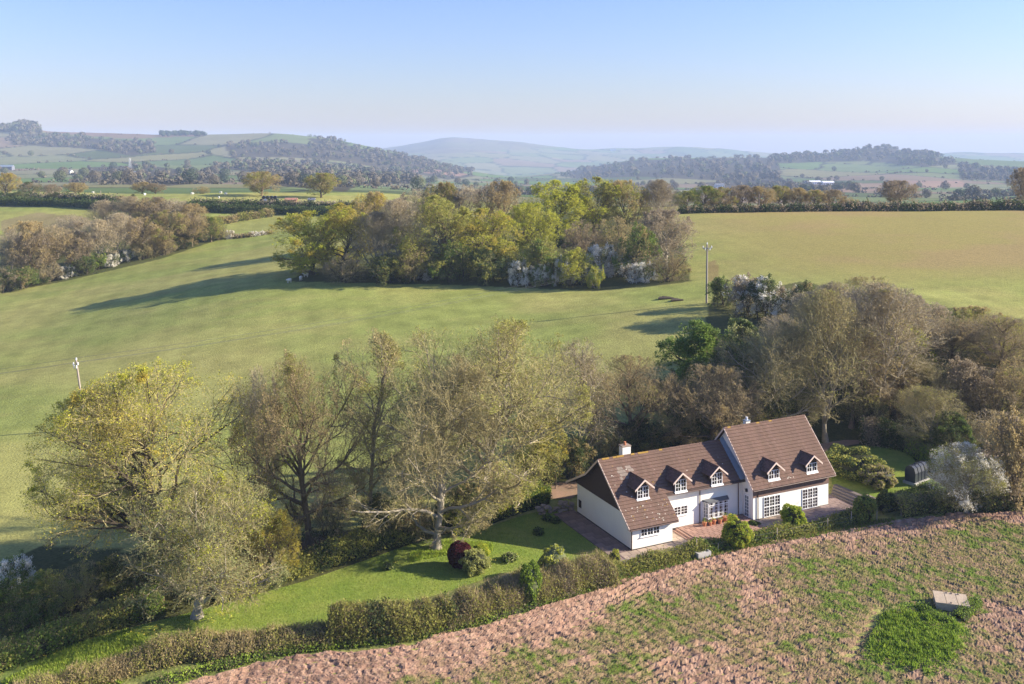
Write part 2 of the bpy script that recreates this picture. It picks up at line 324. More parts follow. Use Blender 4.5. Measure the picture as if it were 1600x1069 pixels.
LAWN_R = [(1298,742),(1296,728),(1300,712),(1320,700),(1350,695),(1400,695),(1425,712),(1440,740),(1475,760),(1500,790),(1420,795),(1395,785),(1345,783),(1318,770),(1300,757)]
sheet('lawn', LAWN_R, M['lawn'], .8, .05)
sheet('driveway', [(1200,712),(1240,705),(1280,694),(1320,688),(1345,688),(1342,694),(1318,698),(1300,709),(1296,726),(1285,735)], M['track'], .8, .05)
sheet('driveway', [(780,765),(830,758),(900,752),(905,770),(893,780),(850,780),(790,785)], M['track'], .8, .05)
sheet('driveway', [(1500,704),(1600,700),(1600,712),(1500,716)], M['path_earth'], .8, .05)
sheet('path', [(-60,1030),(0,1005),(50,988),(92,976),(150,950),(210,930),(214,934),(155,956),(98,983),(55,997),(0,1018),(-60,1048)], M['path_earth'], .5, .05)

# ------------------------------------------------------------ ploughed field, furrowed and cloddy
BND = [(-200,1230),(150,1118),(300,1066),(400,1036),(500,1023),(600,1013),(640,1007),(700,990),(760,976),(860,948),(950,922),(1000,898),(1050,886),(1100,873),(1200,850),(1300,832),(1400,815),(1500,804),(1600,800),(1750,792),(2000,786)]
bw = []
for px, py in BND:
    if py > 1060: Y = CH*FPX/(py-CY); bw.append(((px-CX)/FPX*Y, Y))
    else: bw.append(G(px, py))
bw = np.array(bw)
xs = np.arange(-32, 74, .15); yb = np.interp(xs, bw[:, 0], bw[:, 1]); y0 = 60.
yb = yb+(vn(xs, xs*0, 1.1, 3)-.5)*.5
T = np.linspace(0, 1, 250)[:, None]; FX = np.repeat(xs[None], 250, 0); FY = y0+(yb[None]-y0)*T
ok = yb > y0+.6; FX = FX[:, ok]; FY = FY[:, ok]
FPXx = CX+FX/FY*FPX; FPYy = CY+CH*FPX/FY
gr = fbm(FX, FY, 9, 4, 21)+.55*(fbm(FX, FY, .9, 3, 25)-.5)
edge = np.clip((np.interp(FX, bw[:, 0], bw[:, 1])-FY)/7, 0, 1)
gr = gr+.10*sstep(900, 1500, FPXx)*edge+.05*sstep(.3, .9, np.abs(np.sin((FX*.5+FY*.86)*.9)))-.35*(1-edge)-.10*(1-sstep(500, 900, FPXx))+.07*np.clip((FX-25)/20, 0, 1)
blob = np.exp(-(((FPXx-1435)/84)**2+((FPYy-1012)/60)**2)**1.5*(.45+1.5*fbm(FX, FY, 2.2, 3, 50))); gr = np.maximum(gr, gr*.4+blob*.62)
# a wheel rut beside the grass patch
rx = (FPXx-1350)+(FPYy-1000)*.62; rut = np.exp(-(rx/11)**2)*sstep(945, 965, FPYy)*(1-sstep(1030, 1045, FPYy))
g = sstep(.47, .70, gr)*(1-rut)
rid = np.abs(2*fbm(FX*.8+FY*.6, (FY*.8-FX*.6)*.5, .55, 2, 31)-1); clod = np.random.default_rng(3).random(FX.shape)*.5+.5*vn(FX, FY, .34, 33)
FZ = hz(FX, FY)+.05+(.20*(clod-.3)+.09*(1-rid*2))*(1-.25*g)+.08*(fbm(FX, FY, 2.2, 2, 37)-.5)+.14*blob+g*.03-.22*rut
FZ += .11*np.sin((np.interp(FX, bw[:, 0], bw[:, 1])-FY+1.2*fbm(FX, FY, 6, 2, 40))*2*math.pi/.95)*(.8-.4*g)
soil = lerp((.36, .22, .155), (.24, .15, .105), sstep(.35, .65, fbm(FX, FY, .8, 3, 41))); soil = lerp(soil, (.43, .285, .20), sstep(.5, .7, vn(FX, FY, .3, 43))*.7)
soil = lerp(soil, (.24, .17, .095), sstep(.36, .56, gr)*.6)
grs = lerp((.12, .17, .03), (.22, .185, .075), sstep(.4, .65, fbm(FX, FY, 2.5, 3, 45))); grs = lerp(grs, (.15, .28, .03), np.clip(blob*1.3-.2, 0, 1))
FCc = lerp(soil, grs, g*(.25+.75*sstep(.35, .65, vn(FX*.8+FY*.5, (FY*.8-FX*.5)*.5, .42, 71))))
M['plough'] = mat('ploughed_soil', (0, 0, 0), .95, attr='col', noise=[(2.2, .4, .75), (9, .5, .6)], bump=.07, spec=.05)
pf = grid_obj('ploughed_field', FX, FY, FZ, M['plough'], FCc); pf.data.polygons.foreach_set('use_smooth', np.zeros(len(pf.data.polygons), bool)); tag(pf, kind='structure')
def cards(P, size, rng, up=.0):
    """one irregular triangle per point"""
    n = len(P); d = rng.normal(size=(n, 3)); d /= np.linalg.norm(d, axis=1, keepdims=True); e = rng.normal(size=(n, 3)); e -= (e*d).sum(1, keepdims=True)*d; e /= np.linalg.norm(e, axis=1, keepdims=True)
    s = (np.asarray(size)*rng.uniform(.6, 1.4, n))[:, None]; V = np.stack([P-d*s*.5-e*s*.35, P+d*s*.55, P-d*s*.3+e*s*.5], 1)
    return V.reshape(-1, 3), np.arange(n*3).reshape(-1, 3)
def blades(P, h, w, rng):
    n = len(P); a = rng.uniform(0, 6.28, n); d = np.stack([np.cos(a), np.sin(a), a*0], 1)*w*.5; t = np.stack([rng.normal(0, .35, n)*h, rng.normal(0, .35, n)*h, h*rng.uniform(.6, 1.2, n)], 1)
    V = np.stack([P-d, P+d, P+t], 1); return V.reshape(-1, 3), np.arange(n*3).reshape(-1, 3)
rng = np.random.default_rng(5)
gi = rng.integers(0, FX.size, 420000); pr = g.ravel()[gi]; gi = gi[(rng.random(len(gi)) < pr*.30+.012)][:60000]
P = np.stack([FX.ravel()[gi]+rng.uniform(-.1, .1, len(gi)), FY.ravel()[gi]+rng.uniform(-.1, .1, len(gi)), FZ.ravel()[gi]-.02], 1)
bl = np.zeros(len(gi));
gj = rng.integers(0, FX.size, 900000); gj = gj[rng.random(len(gj)) < np.clip(blob.ravel()[gj]*1.6-.5, 0, 1)][:52000]
Q = np.stack([FX.ravel()[gj]+rng.uniform(-.1, .1, len(gj)), FY.ravel()[gj]+rng.uniform(-.1, .1, len(gj)), FZ.ravel()[gj]-.02], 1); tu = vn(Q[:, 0], Q[:, 1], .6, 60); mb = MB(); hh = .09+.05*rng.random(len(gi))+.14*bl
V, F = blades(P, hh, .085, rng); dry = (rng.random(len(gi)) < .45*(1-bl)); mb.add(V, F[~dry], 0); mb.m[-1][:] = 0; mb.add(V, F[dry], 1)
lm = MB(); V, F = blades(Q, .12+.38*tu**1.5, .13, rng); kk = rng.random(len(F)) < .5; lm.add(V, F[kk], 0); lm.add(V, F[~kk], 1); gp = lm.build('grass_patch', [M['bright_leaf'], M['grass_blade']]); tag(gp, 'lush bright green grass patch in the red field', 'grass', kind='stuff')
tg = mb.build('grass', [M['grass_blade'], M['dry_blade']]); tag(tg, 'patchy green and dry grass sprouting from the ploughed red soil', 'grass', kind='stuff')
# ------------------------------------------------------------ trees
def rdist(p, d, c, rad):
    q = (p-c)/rad; e = d/rad; A = (e*e).sum(1); B = (q*e).sum(1); Cc = (q*q).sum(1)-1
    D = np.maximum(B*B-A*Cc, 0); return np.maximum((-B+np.sqrt(D))/A, 0)
def grow(rng, p, d, L, r, S, wob, up, taper=.35):
    N = len(p); P = np.zeros((N, S+1, 3)); P[:, 0] = p; d = d.copy()
    for s in range(S):
        d = d+rng.normal(0, wob, (N, 3)); d[:, 2] += up; d /= np.linalg.norm(d, axis=1, keepdims=True)
        P[:, s+1] = P[:, s]+d*(L/S)[:, None]
    return P, r[:, None]*np.linspace(1, taper, S+1)[None]
def spawn(rng, P, Rr, L, k, t0, ang, lr, env, lo=.35, rr=.62, out=0):
    N, S1, _ = P.shape; S = S1-1; t = t0+(1-t0)*(np.arange(k)[None]+rng.uniform(.1, .9, (N, k)))/k; t = np.minimum(t, .995)*S
    i = t.astype(int); f = (t-i)[..., None]; n = np.arange(N)[:, None]
    p = P[n, i]*(1-f)+P[n, i+1]*f; T = P[n, i+1]-P[n, i]; T /= np.linalg.norm(T, axis=2, keepdims=True)+1e-9; r = (Rr[n, i]*(1-f[..., 0])+Rr[n, i+1]*f[..., 0])*rr
    az = rng.uniform(0, 6.28, (N, 1))+np.arange(k)[None]*2.4+rng.uniform(-.5, .5, (N, k)); ref = np.array([.31, .17, .93]); a = np.cross(T, ref); a /= np.linalg.norm(a, axis=2, keepdims=True)+1e-9; b = np.cross(T, a)
    an = rng.normal(ang, .18, (N, k))[..., None]; d = np.cos(an)*T+np.sin(an)*(np.cos(az)[..., None]*a+np.sin(az)[..., None]*b)
    d = d.reshape(-1, 3); p = p.reshape(-1, 3); c, rad = env
    if out: d = d+out*(p-c)/rad; d /= np.linalg.norm(d, axis=1, keepdims=True)
    Ln = (L[:, None]*lr*rng.uniform(.65, 1.25, (N, k))*(1-.2*(t/S-t0))).ravel(); Ln = np.minimum(Ln, np.maximum(rdist(p, d, c, rad)*rng.uniform(.8, 1.08, len(Ln)), lo*Ln*.5))
    return p, d, Ln, r.ravel()
def tree_mesh(seed, H=16, rx=8, cb=.22, trunk=.4, tr=.38, limbs=13, ang=.95, up=.06, wob=.16, k=(7, 7, 6, 3), leaf=12000, ls=.22, stems=0, tw=.013, dense=.0, top=.55, lean=0, clump=1.6, outw=.25, dom=1.0):
    rng = np.random.default_rng(seed); wood = MB(); crown = MB()
    c = np.array([lean*rx*.3, 0, H*(cb+1)/2]); rad = np.array([rx, rx, H*(1-cb)/2*dom]); env = (c, rad)
    if stems:
        p = np.c_[rng.normal(0, rx*.22, (stems, 2)), np.zeros(stems)]; a = rng.uniform(0, 6.28, stems); s = rng.uniform(.05, ang, stems); d = np.stack([np.cos(a)*np.sin(s), np.sin(a)*np.sin(s), np.cos(s)], 1)
        L = np.maximum(rdist(p, d, c, rad), H*.3)*rng.uniform(.75, 1, stems); r = np.full(stems, tr)
        P1, R1 = grow(rng, p, d, L, r, 5, wob, up); L1 = L
    else:
        ht = H*top; P0, R0 = grow(rng, np.zeros((1, 3)), np.array([[lean*.4, 0, 1.]]), np.array([ht]), np.array([tr]), 9, .06, .02, .45)
        R0[0, 0] *= 1.6; V, F = tubes(P0, R0, 8); wood.add(V, F)
        n0 = limbs; t = np.linspace(trunk/top*.55, .99, n0); t = np.minimum(t, .99)*9; i = t.astype(int); f = (t-i)[:, None]; p = P0[0, i]*(1-f)+P0[0, i+1]*f
        az = np.arange(n0)*2.4+rng.uniform(-.4, .4, n0); an = ang*np.linspace(1.15, .3, n0)*rng.uniform(.8, 1.2, n0); d = np.stack([np.cos(az)*np.sin(an), np.sin(az)*np.sin(an), np.cos(an)], 1)
        L = rdist(p, d, c, rad)*rng.uniform(.78, .98, n0); r = R0[0, i]*rng.uniform(.45, .7, n0)
        P1, R1 = grow(rng, p, d, L, r, 7, wob, up, .25); L1 = L
    V, F = tubes(P1, R1, 6); wood.add(V, F)
    limbid = np.arange(len(P1))
    p, d, L, r = spawn(rng, P1, R1, L1, k[0], .2, .75, .52, env, out=outw); id2 = np.repeat(limbid, k[0]); P2, R2 = grow(rng, p, d, L, np.maximum(r, .03), 5, wob*1.1, up, .3); V, F = tubes(P2, R2, 4); wood.add(V, F)
    p, d, L, r = spawn(rng, P2, R2, L, k[1], .15, .75, .55, env, out=outw*.6); P3, R3 = grow(rng, p, d, L, np.clip(r, tw*1.3, .04), 4, wob*1.2, up, .4); V, F = tubes(P3, R3, 3); crown.add(V, F, 0)
    p, d, L, r = spawn(rng, P3, R3, L, k[2], .1, .7, .6, env, out=outw*.4); L = np.clip(L, .25, 2.2); P4, R4 = grow(rng, p, d, L, np.clip(r, tw*.8, .022), 2, wob*1.2, up, .5); V, F = tubes(P4, R4, 2); crown.add(V, F, 0)
    p, d, L, r = spawn(rng, P4, R4, L, k[3], .2, .65, .7, env); e = p+d*np.clip(L, .15, 1.1)[:, None]; a = rng.normal(size=d.shape); a = np.cross(d, a); a /= np.linalg.norm(a, axis=1, keepdims=True)
    V = np.stack([p-a*tw, p+a*tw, e], 1).reshape(-1, 3); crown.add(V, np.arange(len(V)).reshape(-1, 3), 0)
    if leaf:
        wgt = rng.random(len(P2))**clump+.04; w4 = np.repeat(np.repeat(wgt, k[1]), k[2]); w5 = np.repeat(w4, k[3]); w5 = w5*(1+2*dense*(e[:, 2]-c[2])/rad[2]*.3).clip(.1); w5 /= w5.sum()
        j = rng.choice(len(e), leaf, p=w5); q = p[j]+(e[j]-p[j])*rng.uniform(.2, 1.05, leaf)[:, None]+rng.normal(0, ls*.6, (leaf, 3))
        V, F = cards(q, ls, rng); sp = rng.random(len(P2)); s5 = np.repeat(np.repeat(np.repeat(sp, k[1]), k[2]), k[3])[j] < .3
        crown.add(V, F[~s5], 1); crown.add(V, F[s5], 2)
    cv = np.vstack(crown.v); wd = (np.percentile(cv[:, 0], 98)-np.percentile(cv[:, 0], 2)+np.percentile(cv[:, 1], 98)-np.percentile(cv[:, 1], 2))/2; hh = np.percentile(cv[:, 2], 99.6)
    return rawmesh('trunk', np.vstack(wood.v), np.vstack(wood.f), [M['bark_grey']], smooth=True), rawmesh('crown', np.vstack(crown.v), np.vstack(crown.f), [M['twig_brown'], M['olive_leaf'], M['olive_leaf']], np.concatenate(crown.m)), wd, hh
PROTO = {}
def proto(n, **kw): PROTO[n] = tree_mesh(**kw)
proto('oak1', seed=1, H=18, rx=9.5, limbs=18, ang=1.3, leaf=60000, ls=.10, tr=.5, k=(9, 9, 6, 4), wob=.2, cb=.05, trunk=.22, clump=.7, tw=.0115)
proto('oak2', seed=2, H=18, rx=9, limbs=16, ang=1.2, leaf=22000, ls=.11, tr=.45, k=(9, 9, 6, 4), wob=.22, cb=.08, trunk=.25, clump=.8, tw=.0115)
proto('oak3', seed=3, H=16, rx=7, limbs=15, ang=1.15, leaf=34000, ls=.18, tr=.36, k=(8, 7, 5, 2), wob=.18, cb=.0, trunk=.18, clump=.5)
proto('oak4', seed=4, H=14, rx=7.5, limbs=14, ang=1.15, leaf=26000, ls=.19, tr=.36, k=(7, 7, 5, 2), wob=.18, cb=.02, trunk=.2, clump=.5)
proto('ash1', seed=5, H=18, rx=5, limbs=16, ang=.55, up=.10, leaf=2500, ls=.12, tr=.24, k=(9, 8, 5, 3), wob=.1, cb=.05, trunk=.22, top=.7, tw=.013)
proto('ash2', seed=6, H=16, rx=4.2, limbs=15, ang=.6, up=.09, leaf=3500, ls=.12, tr=.18, k=(8, 8, 5, 3), wob=.13, cb=.08, trunk=.25, top=.75, tw=.012)
proto('slim', seed=7, H=18, rx=3.8, limbs=18, ang=.85, up=.05, leaf=6000, ls=.12, tr=.2, k=(7, 7, 5, 3), wob=.16, cb=.15, trunk=.35, top=.8, tw=.012)
proto('lean', seed=8, H=17, rx=7.5, limbs=18, ang=1.0, leaf=4500, ls=.11, tr=.30, k=(9, 9, 6, 4), wob=.2, cb=.05, trunk=.14, lean=.25, tw=.0125)
proto('willow', seed=9, H=12, rx=6.8, limbs=16, ang=1.2, leaf=34000, ls=.10, tr=.36, k=(9, 8, 6, 3), wob=.2, cb=.05, trunk=.2, clump=.8, lean=.2, tw=.011)
proto('thick1', seed=10, H=7, rx=4, stems=14, ang=.9, leaf=7000, ls=.11, tr=.08, k=(6, 7, 5, 3), wob=.18, cb=-.25, tw=.012)
proto('thick2', seed=11, H=6, rx=4, stems=12, ang=1.1, leaf=15000, ls=.14, tr=.07, k=(6, 6, 5, 2), wob=.22, cb=-.3, clump=.7)
proto('bush1', seed=12, H=4, rx=2.6, stems=12, ang=1.2, leaf=11000, ls=.12, tr=.05, k=(5, 6, 4, 3), wob=.2, cb=-.35, clump=.5, tw=.01)
proto('ever', seed=13, H=12, rx=5, limbs=16, ang=1.1, leaf=30000, ls=.2, tr=.25, k=(8, 7, 4, 3), wob=.15, cb=-.05, trunk=.12, clump=.4, top=.8)
BARK = {'bark_grey': 'twig_green', 'bark_brown': 'twig_brown', 'bark_dark': 'twig_green', 'bark_pale': 'twig_pale'}
def put_tree(kind, px, pb, pt, wpx, leafs, bark, label, cat='tree', group=None, name='tree', twig=None, rot=None, Y=None, parts=('trunk', 'crown')):
    if Y is None: X, Y = G(px, pb)
    else: X = (px-CX)/FPX*Y
    z = float(hz(X, Y)); h = CH-(pt-CY)*Y/FPX-z; wd = wpx*Y/FPX
    tm, cm, pw, ph = PROTO[kind]; sz = h/ph; sx = wd/pw
    rt = empty(name, (X, Y, z-.1), random.uniform(0, 6.28) if rot is None else rot); rt.scale = (sx, sx, sz); tag(rt, label, cat, group)
    a = link(parts[0], tm, rt); b = link(parts[1], cm, rt)
    a.material_slots[0].link = 'OBJECT'; a.material_slots[0].material = M[bark]
    l1, l2 = leafs if isinstance(leafs, tuple) else (leafs, leafs)
    for i, m in enumerate((twig or BARK[bark], l1, l2)):
        b.material_slots[i].link = 'OBJECT'; b.material_slots[i].material = M[m]
    return rt
NEAR_TREES = [
 ('oak1', 252, 905, 570, 310, ('yellow_green_leaf', 'gold_leaf'), 'bark_dark', 'large spreading oak with yellow green young leaves, leftmost big tree above the hedge', 'oak_tree'),
 ('willow', 308, 965, 748, 215, ('grey_green_leaf', 'lime_leaf'), 'bark_pale', 'grey-green leafing tree with a bare pale trunk on the lawn at left', 'tree'),
 ('ash2', 398, 868, 575, 70, 'tan_leaf', 'bark_pale', 'slim bare pale tree between the golden oak and the brown oak', 'tree'),
 ('oak2', 482, 858, 553, 185, ('olive_leaf', 'tan_leaf'), 'bark_brown', 'brown oak with twisted limbs and tan buds above the red bank', 'oak_tree'),
 ('slim', 577, 838, 518, 120, ('olive_leaf', 'tan_leaf'), 'bark_grey', 'tall slender tree with an ivy covered trunk between two spreading oaks', 'tree'),
 ('lean', 682, 858, 560, 235, ('tan_leaf', 'olive_leaf'), 'bark_pale', 'bare leaning tree with a thick pale trunk at the edge of the lawn', 'tree'),
 ('oak2', 748, 815, 500, 275, ('olive_leaf', 'olive_leaf'), 'bark_grey', 'tallest broad oak with sparse olive buds behind the bare leaning tree', 'oak_tree'),
 ('oak4', 838, 758, 640, 74, ('olive_leaf', 'gold_leaf'), 'bark_dark', 'low golden leaved tree over the end of the clipped hedge', 'tree'),
 ('oak4', 425, 915, 800, 75, ('gold_leaf', 'olive_leaf'), 'bark_brown', 'small golden budding tree beside the grey-green tree above the hedge', 'tree'),
 ('ash2', 903, 745, 532, 100, ('olive_leaf', 'tan_leaf'), 'bark_pale', 'upright pale bare tree left of the cottage chimney', 'tree'),
 ('oak2', 985, 722, 560, 150, ('tan_leaf', 'olive_leaf'), 'bark_brown', 'round brown tree directly behind the low cottage roof', 'tree'),
 ('oak2', 1108, 712, 565, 140, ('tan_leaf', 'mauve_leaf'), 'bark_brown', 'dense russet brown tree behind the join of the two roofs', 'tree'),
 ('ever', 1097, 640, 503, 120, ('green_leaf', 'green_leaf'), 'bark_dark', 'dark green evergreen tree behind the cottage', 'evergreen_tree'),
 ('ever', 1150, 640, 498, 75, ('dark_leaf', 'grey_green_leaf'), 'bark_dark', 'narrow grey green evergreen beside the dark green evergreen', 'evergreen_tree'),
 ('lean', 1208, 690, 505, 150, ('tan_leaf', 'olive_leaf'), 'bark_pale', 'pale bare tree behind the ridge of the tall roof', 'tree'),
 ('ash1', 1290, 690, 452, 115, ('olive_leaf', 'tan_leaf'), 'bark_grey', 'tall bare tree with ivied stems right of the tall roof', 'tree'),
 ('ash1', 1375, 650, 440, 150, ('tan_leaf', 'olive_leaf'), 'bark_pale', 'tallest bare tree above the driveway, right of the tall roof', 'tree'),
 ('ash2', 1330, 668, 500, 110, ('olive_leaf', 'tan_leaf'), 'bark_brown', 'mid height olive budding tree above the driveway end', 'tree'),
 ('lean', 1440, 640, 555, 110, ('olive_leaf', 'tan_leaf'), 'bark_brown', 'dull brown tree behind the pale budding tree in the right garden', 'tree'),
 ('lean', 1452, 705, 600, 100, ('lime_leaf', 'olive_leaf'), 'bark_pale', 'pale green budding garden tree behind the oil tank', 'tree'),
 ('ever', 1480, 715, 642, 58, ('dark_leaf', 'green_leaf'), 'bark_dark', 'round dark ivy clad crown above the white blossom tree', 'evergreen_tree'),
 ('willow', 1510, 800, 692, 94, ('blossom', 'olive_leaf'), 'bark_grey', 'white blossom tree with a grey trunk in the right garden', 'blossom_tree'),
 ('thick2', 1578, 790, 640, 90, ('tan_leaf', 'mauve_leaf'), 'bark_brown', 'tangled brown thicket tree at the right edge above the red field', 'tree'),
]
for t in NEAR_TREES:
    kind, px, pb, pt, wp, lf, bk, lab, nm = t
    put_tree(kind, px, pb, pt, wp, lf, bk, lab, nm.replace('_', ' '), name=nm, twig='twig_green' if kind in ('willow', 'lean') else None)
ORD = ['leftmost', 'second from the left', 'third from the left', 'fourth from the left', 'fifth from the left', 'sixth from the left', 'seventh from the left', 'eighth from the left', 'ninth from the left', 'tenth from the left', 'eleventh from the left', 'twelfth from the left', 'thirteenth from the left', 'fourteenth from the left', 'fifteenth from the left', 'sixteenth from the left', 'seventeenth from the left', 'eighteenth from the left', 'nineteenth from the left', 'twentieth from the left', 'twenty-first from the left', 'twenty-second from the left', 'twenty-third from the left']
def row(items, what, where, group, cat='tree', name='tree', parts=('trunk', 'crown')):
    items = sorted(items, key=lambda t: t[1])
    for i, (kind, px, pb, pt, wp, lf, bk) in enumerate(items):
        desc = LOOK[lf if isinstance(lf, str) else lf[0]]
        put_tree(kind, px, pb, pt, wp, lf, bk, f'{desc} {what}, {ORD[i].replace(" from the left", "")} from left {where}'.replace('leftmost from left', 'leftmost'), cat, group, name, parts=parts)
LOOK = {'gold_leaf': 'golden leaved', 'lime_leaf': 'yellow green', 'olive_leaf': 'olive budding', 'tan_leaf': 'bare tan', 'grey_green_leaf': 'grey green', 'dark_leaf': 'dark green', 'green_leaf': 'mid green', 'bright_leaf': 'bright green', 'blossom': 'white flowering', 'mauve_leaf': 'bare mauve brown', 'yellow_green_leaf': 'yellow green'}
# the copse in the middle of the pasture
row([('oak3', 487, 428, 330, 118, ('lime_leaf', 'gold_leaf'), 'bark_dark'), ('oak3', 532, 425, 318, 90, ('gold_leaf', 'lime_leaf'), 'bark_dark'), ('ash1', 585, 432, 330, 70, 'mauve_leaf', 'bark_pale'), ('ash1', 625, 432, 310, 72, 'mauve_leaf', 'bark_pale'),
     ('oak3', 680, 432, 306, 105, ('olive_leaf', 'olive_leaf'), 'bark_brown'), ('oak3', 757, 428, 326, 98, ('yellow_green_leaf', 'gold_leaf'), 'bark_dark'), ('oak4', 832, 405, 318, 80, ('lime_leaf', 'yellow_green_leaf'), 'bark_dark')], 'tree', 'in the front row of the middle copse', 'trees in the front row of the copse')
row([('oak4', 580, 390, 300, 60, ('tan_leaf', 'gold_leaf'), 'bark_brown'), ('ash2', 655, 385, 296, 60, 'mauve_leaf', 'bark_pale'), ('oak4', 690, 380, 285, 60, ('tan_leaf', 'olive_leaf'), 'bark_brown'), ('ash2', 738, 378, 288, 62, 'mauve_leaf', 'bark_pale'), ('oak4', 782, 375, 283, 65, ('tan_leaf', 'mauve_leaf'), 'bark_brown'),
     ('oak3', 865, 385, 282, 92, ('lime_leaf', 'yellow_green_leaf'), 'bark_dark'), ('oak3', 930, 375, 277, 82, ('olive_leaf', 'lime_leaf'), 'bark_brown'), ('oak4', 978, 372, 282, 68, ('tan_leaf', 'olive_leaf'), 'bark_brown'), ('ash1', 1028, 370, 280, 52, 'mauve_leaf', 'bark_pale')], 'tree', 'in the back row of the middle copse', 'trees in the back row of the copse')
row([('thick1', 540, 440, 395, 60, 'mauve_leaf', 'bark_dark'), ('thick2', 600, 441, 398, 70, ('dark_leaf', 'olive_leaf'), 'bark_dark'), ('thick1', 650, 440, 390, 60, 'olive_leaf', 'bark_brown'), ('thick2', 705, 440, 378, 70, ('green_leaf', 'olive_leaf'), 'bark_dark'), ('thick2', 765, 441, 385, 66, ('dark_leaf', 'olive_leaf'), 'bark_dark'),
     ('bush1', 660, 438, 418, 26, ('blossom', 'dark_leaf'), 'bark_dark'), ('bush1', 808, 444, 405, 36, ('blossom', 'dark_leaf'), 'bark_dark'), ('thick2', 790, 430, 370, 60, ('olive_leaf', 'green_leaf'), 'bark_dark'), ('thick2', 850, 438, 372, 75, ('olive_leaf', 'green_leaf'), 'bark_dark'), ('bush1', 850, 447, 412, 34, ('green_leaf', 'blossom'), 'bark_dark'),
     ('bush1', 882, 447, 402, 34, ('blossom', 'grey_green_leaf'), 'bark_dark'), ('thick2', 905, 446, 388, 56, ('yellow_green_leaf', 'olive_leaf'), 'bark_dark'), ('thick1', 915, 410, 345, 60, 'mauve_leaf', 'bark_brown'), ('bush1', 938, 428, 380, 46, ('blossom', 'dark_leaf'), 'bark_dark'), ('thick1', 960, 405, 340, 65, ('tan_leaf', 'dark_leaf'), 'bark_dark'),
     ('bush1', 968, 432, 392, 40, ('blossom', 'mauve_leaf'), 'bark_dark'), ('bush1', 830, 446, 415, 30, ('blossom', 'green_leaf'), 'bark_dark'), ('bush1', 985, 441, 410, 34, ('blossom', 'mauve_leaf'), 'bark_dark'), ('thick2', 995, 436, 350, 62, ('green_leaf', 'tan_leaf'), 'bark_dark'), ('bush1', 1010, 440, 408, 32, ('blossom', 'green_leaf'), 'bark_dark'), ('oak4', 1040, 420, 328, 85, 'mauve_leaf', 'bark_pale'), ('thick1', 1045, 438, 392, 56, ('tan_leaf', 'olive_leaf'), 'bark_brown')],
    'shrub', 'along the foot of the middle copse', 'shrubs along the foot of the copse', 'shrub', 'shrub', ('stems', 'foliage'))
put_tree('bush1', 932, 450, 415, 26, ('yellow_green_leaf', 'bright_leaf'), 'bark_pale', 'little yellow green tree with twin trunks standing out in front of the copse', 'tree', name='tree')
# wood along the left of the pasture
rw = random.Random(4)
row([('ash2', 15, 445, 358, 50, 'mauve_leaf', 'bark_pale'), ('oak4', 52, 440, 362, 62, ('tan_leaf', 'mauve_leaf'), 'bark_brown'), ('ash2', 88, 432, 352, 52, 'mauve_leaf', 'bark_brown'), ('oak4', 122, 425, 362, 52, ('mauve_leaf', 'tan_leaf'), 'bark_brown'), ('ash1', 152, 418, 342, 52, 'tan_leaf', 'bark_pale'), ('ash1', 185, 410, 332, 50, 'mauve_leaf', 'bark_pale'),
     ('oak4', 222, 402, 340, 54, ('tan_leaf', 'mauve_leaf'), 'bark_brown'), ('oak3', 262, 395, 328, 60, ('tan_leaf', 'olive_leaf'), 'bark_brown'), ('oak4', 300, 385, 332, 46, ('tan_leaf', 'mauve_leaf'), 'bark_brown'), ('oak4', 330, 378, 338, 38, ('olive_leaf', 'green_leaf'), 'bark_brown')], 'tree', 'in the front row of the left wood', 'trees in the front row of the left wood')
row([('oak4', 40, 410, 345, 60, 'tan_leaf', 'bark_brown'), ('ash2', 110, 395, 335, 50, 'mauve_leaf', 'bark_pale'), ('ash1', 165, 372, 312, 48, 'mauve_leaf', 'bark_pale'), ('ash1', 200, 366, 306, 50, 'tan_leaf', 'bark_pale'), ('oak4', 240, 362, 308, 54, ('mauve_leaf', 'tan_leaf'), 'bark_brown'), ('ash2', 272, 360, 310, 44, 'mauve_leaf', 'bark_pale'), ('oak4', 302, 358, 318, 40, 'tan_leaf', 'bark_brown')], 'tree', 'in the back row of the left wood', 'trees in the back row of the left wood')
row([('thick2', 8, 456, 418, 44, ('dark_leaf', 'mauve_leaf'), 'bark_dark'), ('thick2', 45, 448, 416, 44, ('green_leaf', 'tan_leaf'), 'bark_dark'), ('thick1', 78, 440, 412, 38, 'mauve_leaf', 'bark_dark'), ('bush1', 105, 434, 415, 26, ('blossom', 'dark_leaf'), 'bark_dark'), ('thick2', 130, 430, 400, 36, ('dark_leaf', 'green_leaf'), 'bark_dark'), ('bush1', 152, 422, 396, 28, ('green_leaf', 'bright_leaf'), 'bark_dark'),
     ('bush1', 175, 416, 396, 24, ('blossom', 'dark_leaf'), 'bark_dark'), ('bush1', 200, 408, 390, 22, ('blossom', 'green_leaf'), 'bark_dark'), ('thick1', 225, 405, 375, 34, ('tan_leaf', 'dark_leaf'), 'bark_dark'), ('thick1', 255, 398, 370, 34, 'mauve_leaf', 'bark_dark'), ('thick2', 290, 388, 360, 34, ('dark_leaf', 'tan_leaf'), 'bark_dark'), ('bush1', 303, 376, 352, 22, ('green_leaf', 'bright_leaf'), 'bark_dark'),
     ('thick1', 345, 374, 352, 26, ('tan_leaf', 'dark_leaf'), 'bark_dark'), ('bush1', 360, 372, 359, 16, ('blossom', 'tan_leaf'), 'bark_dark')], 'shrub', 'along the foot of the left wood', 'shrubs along the foot of the left wood', 'shrub', 'shrub', ('stems', 'foliage'))
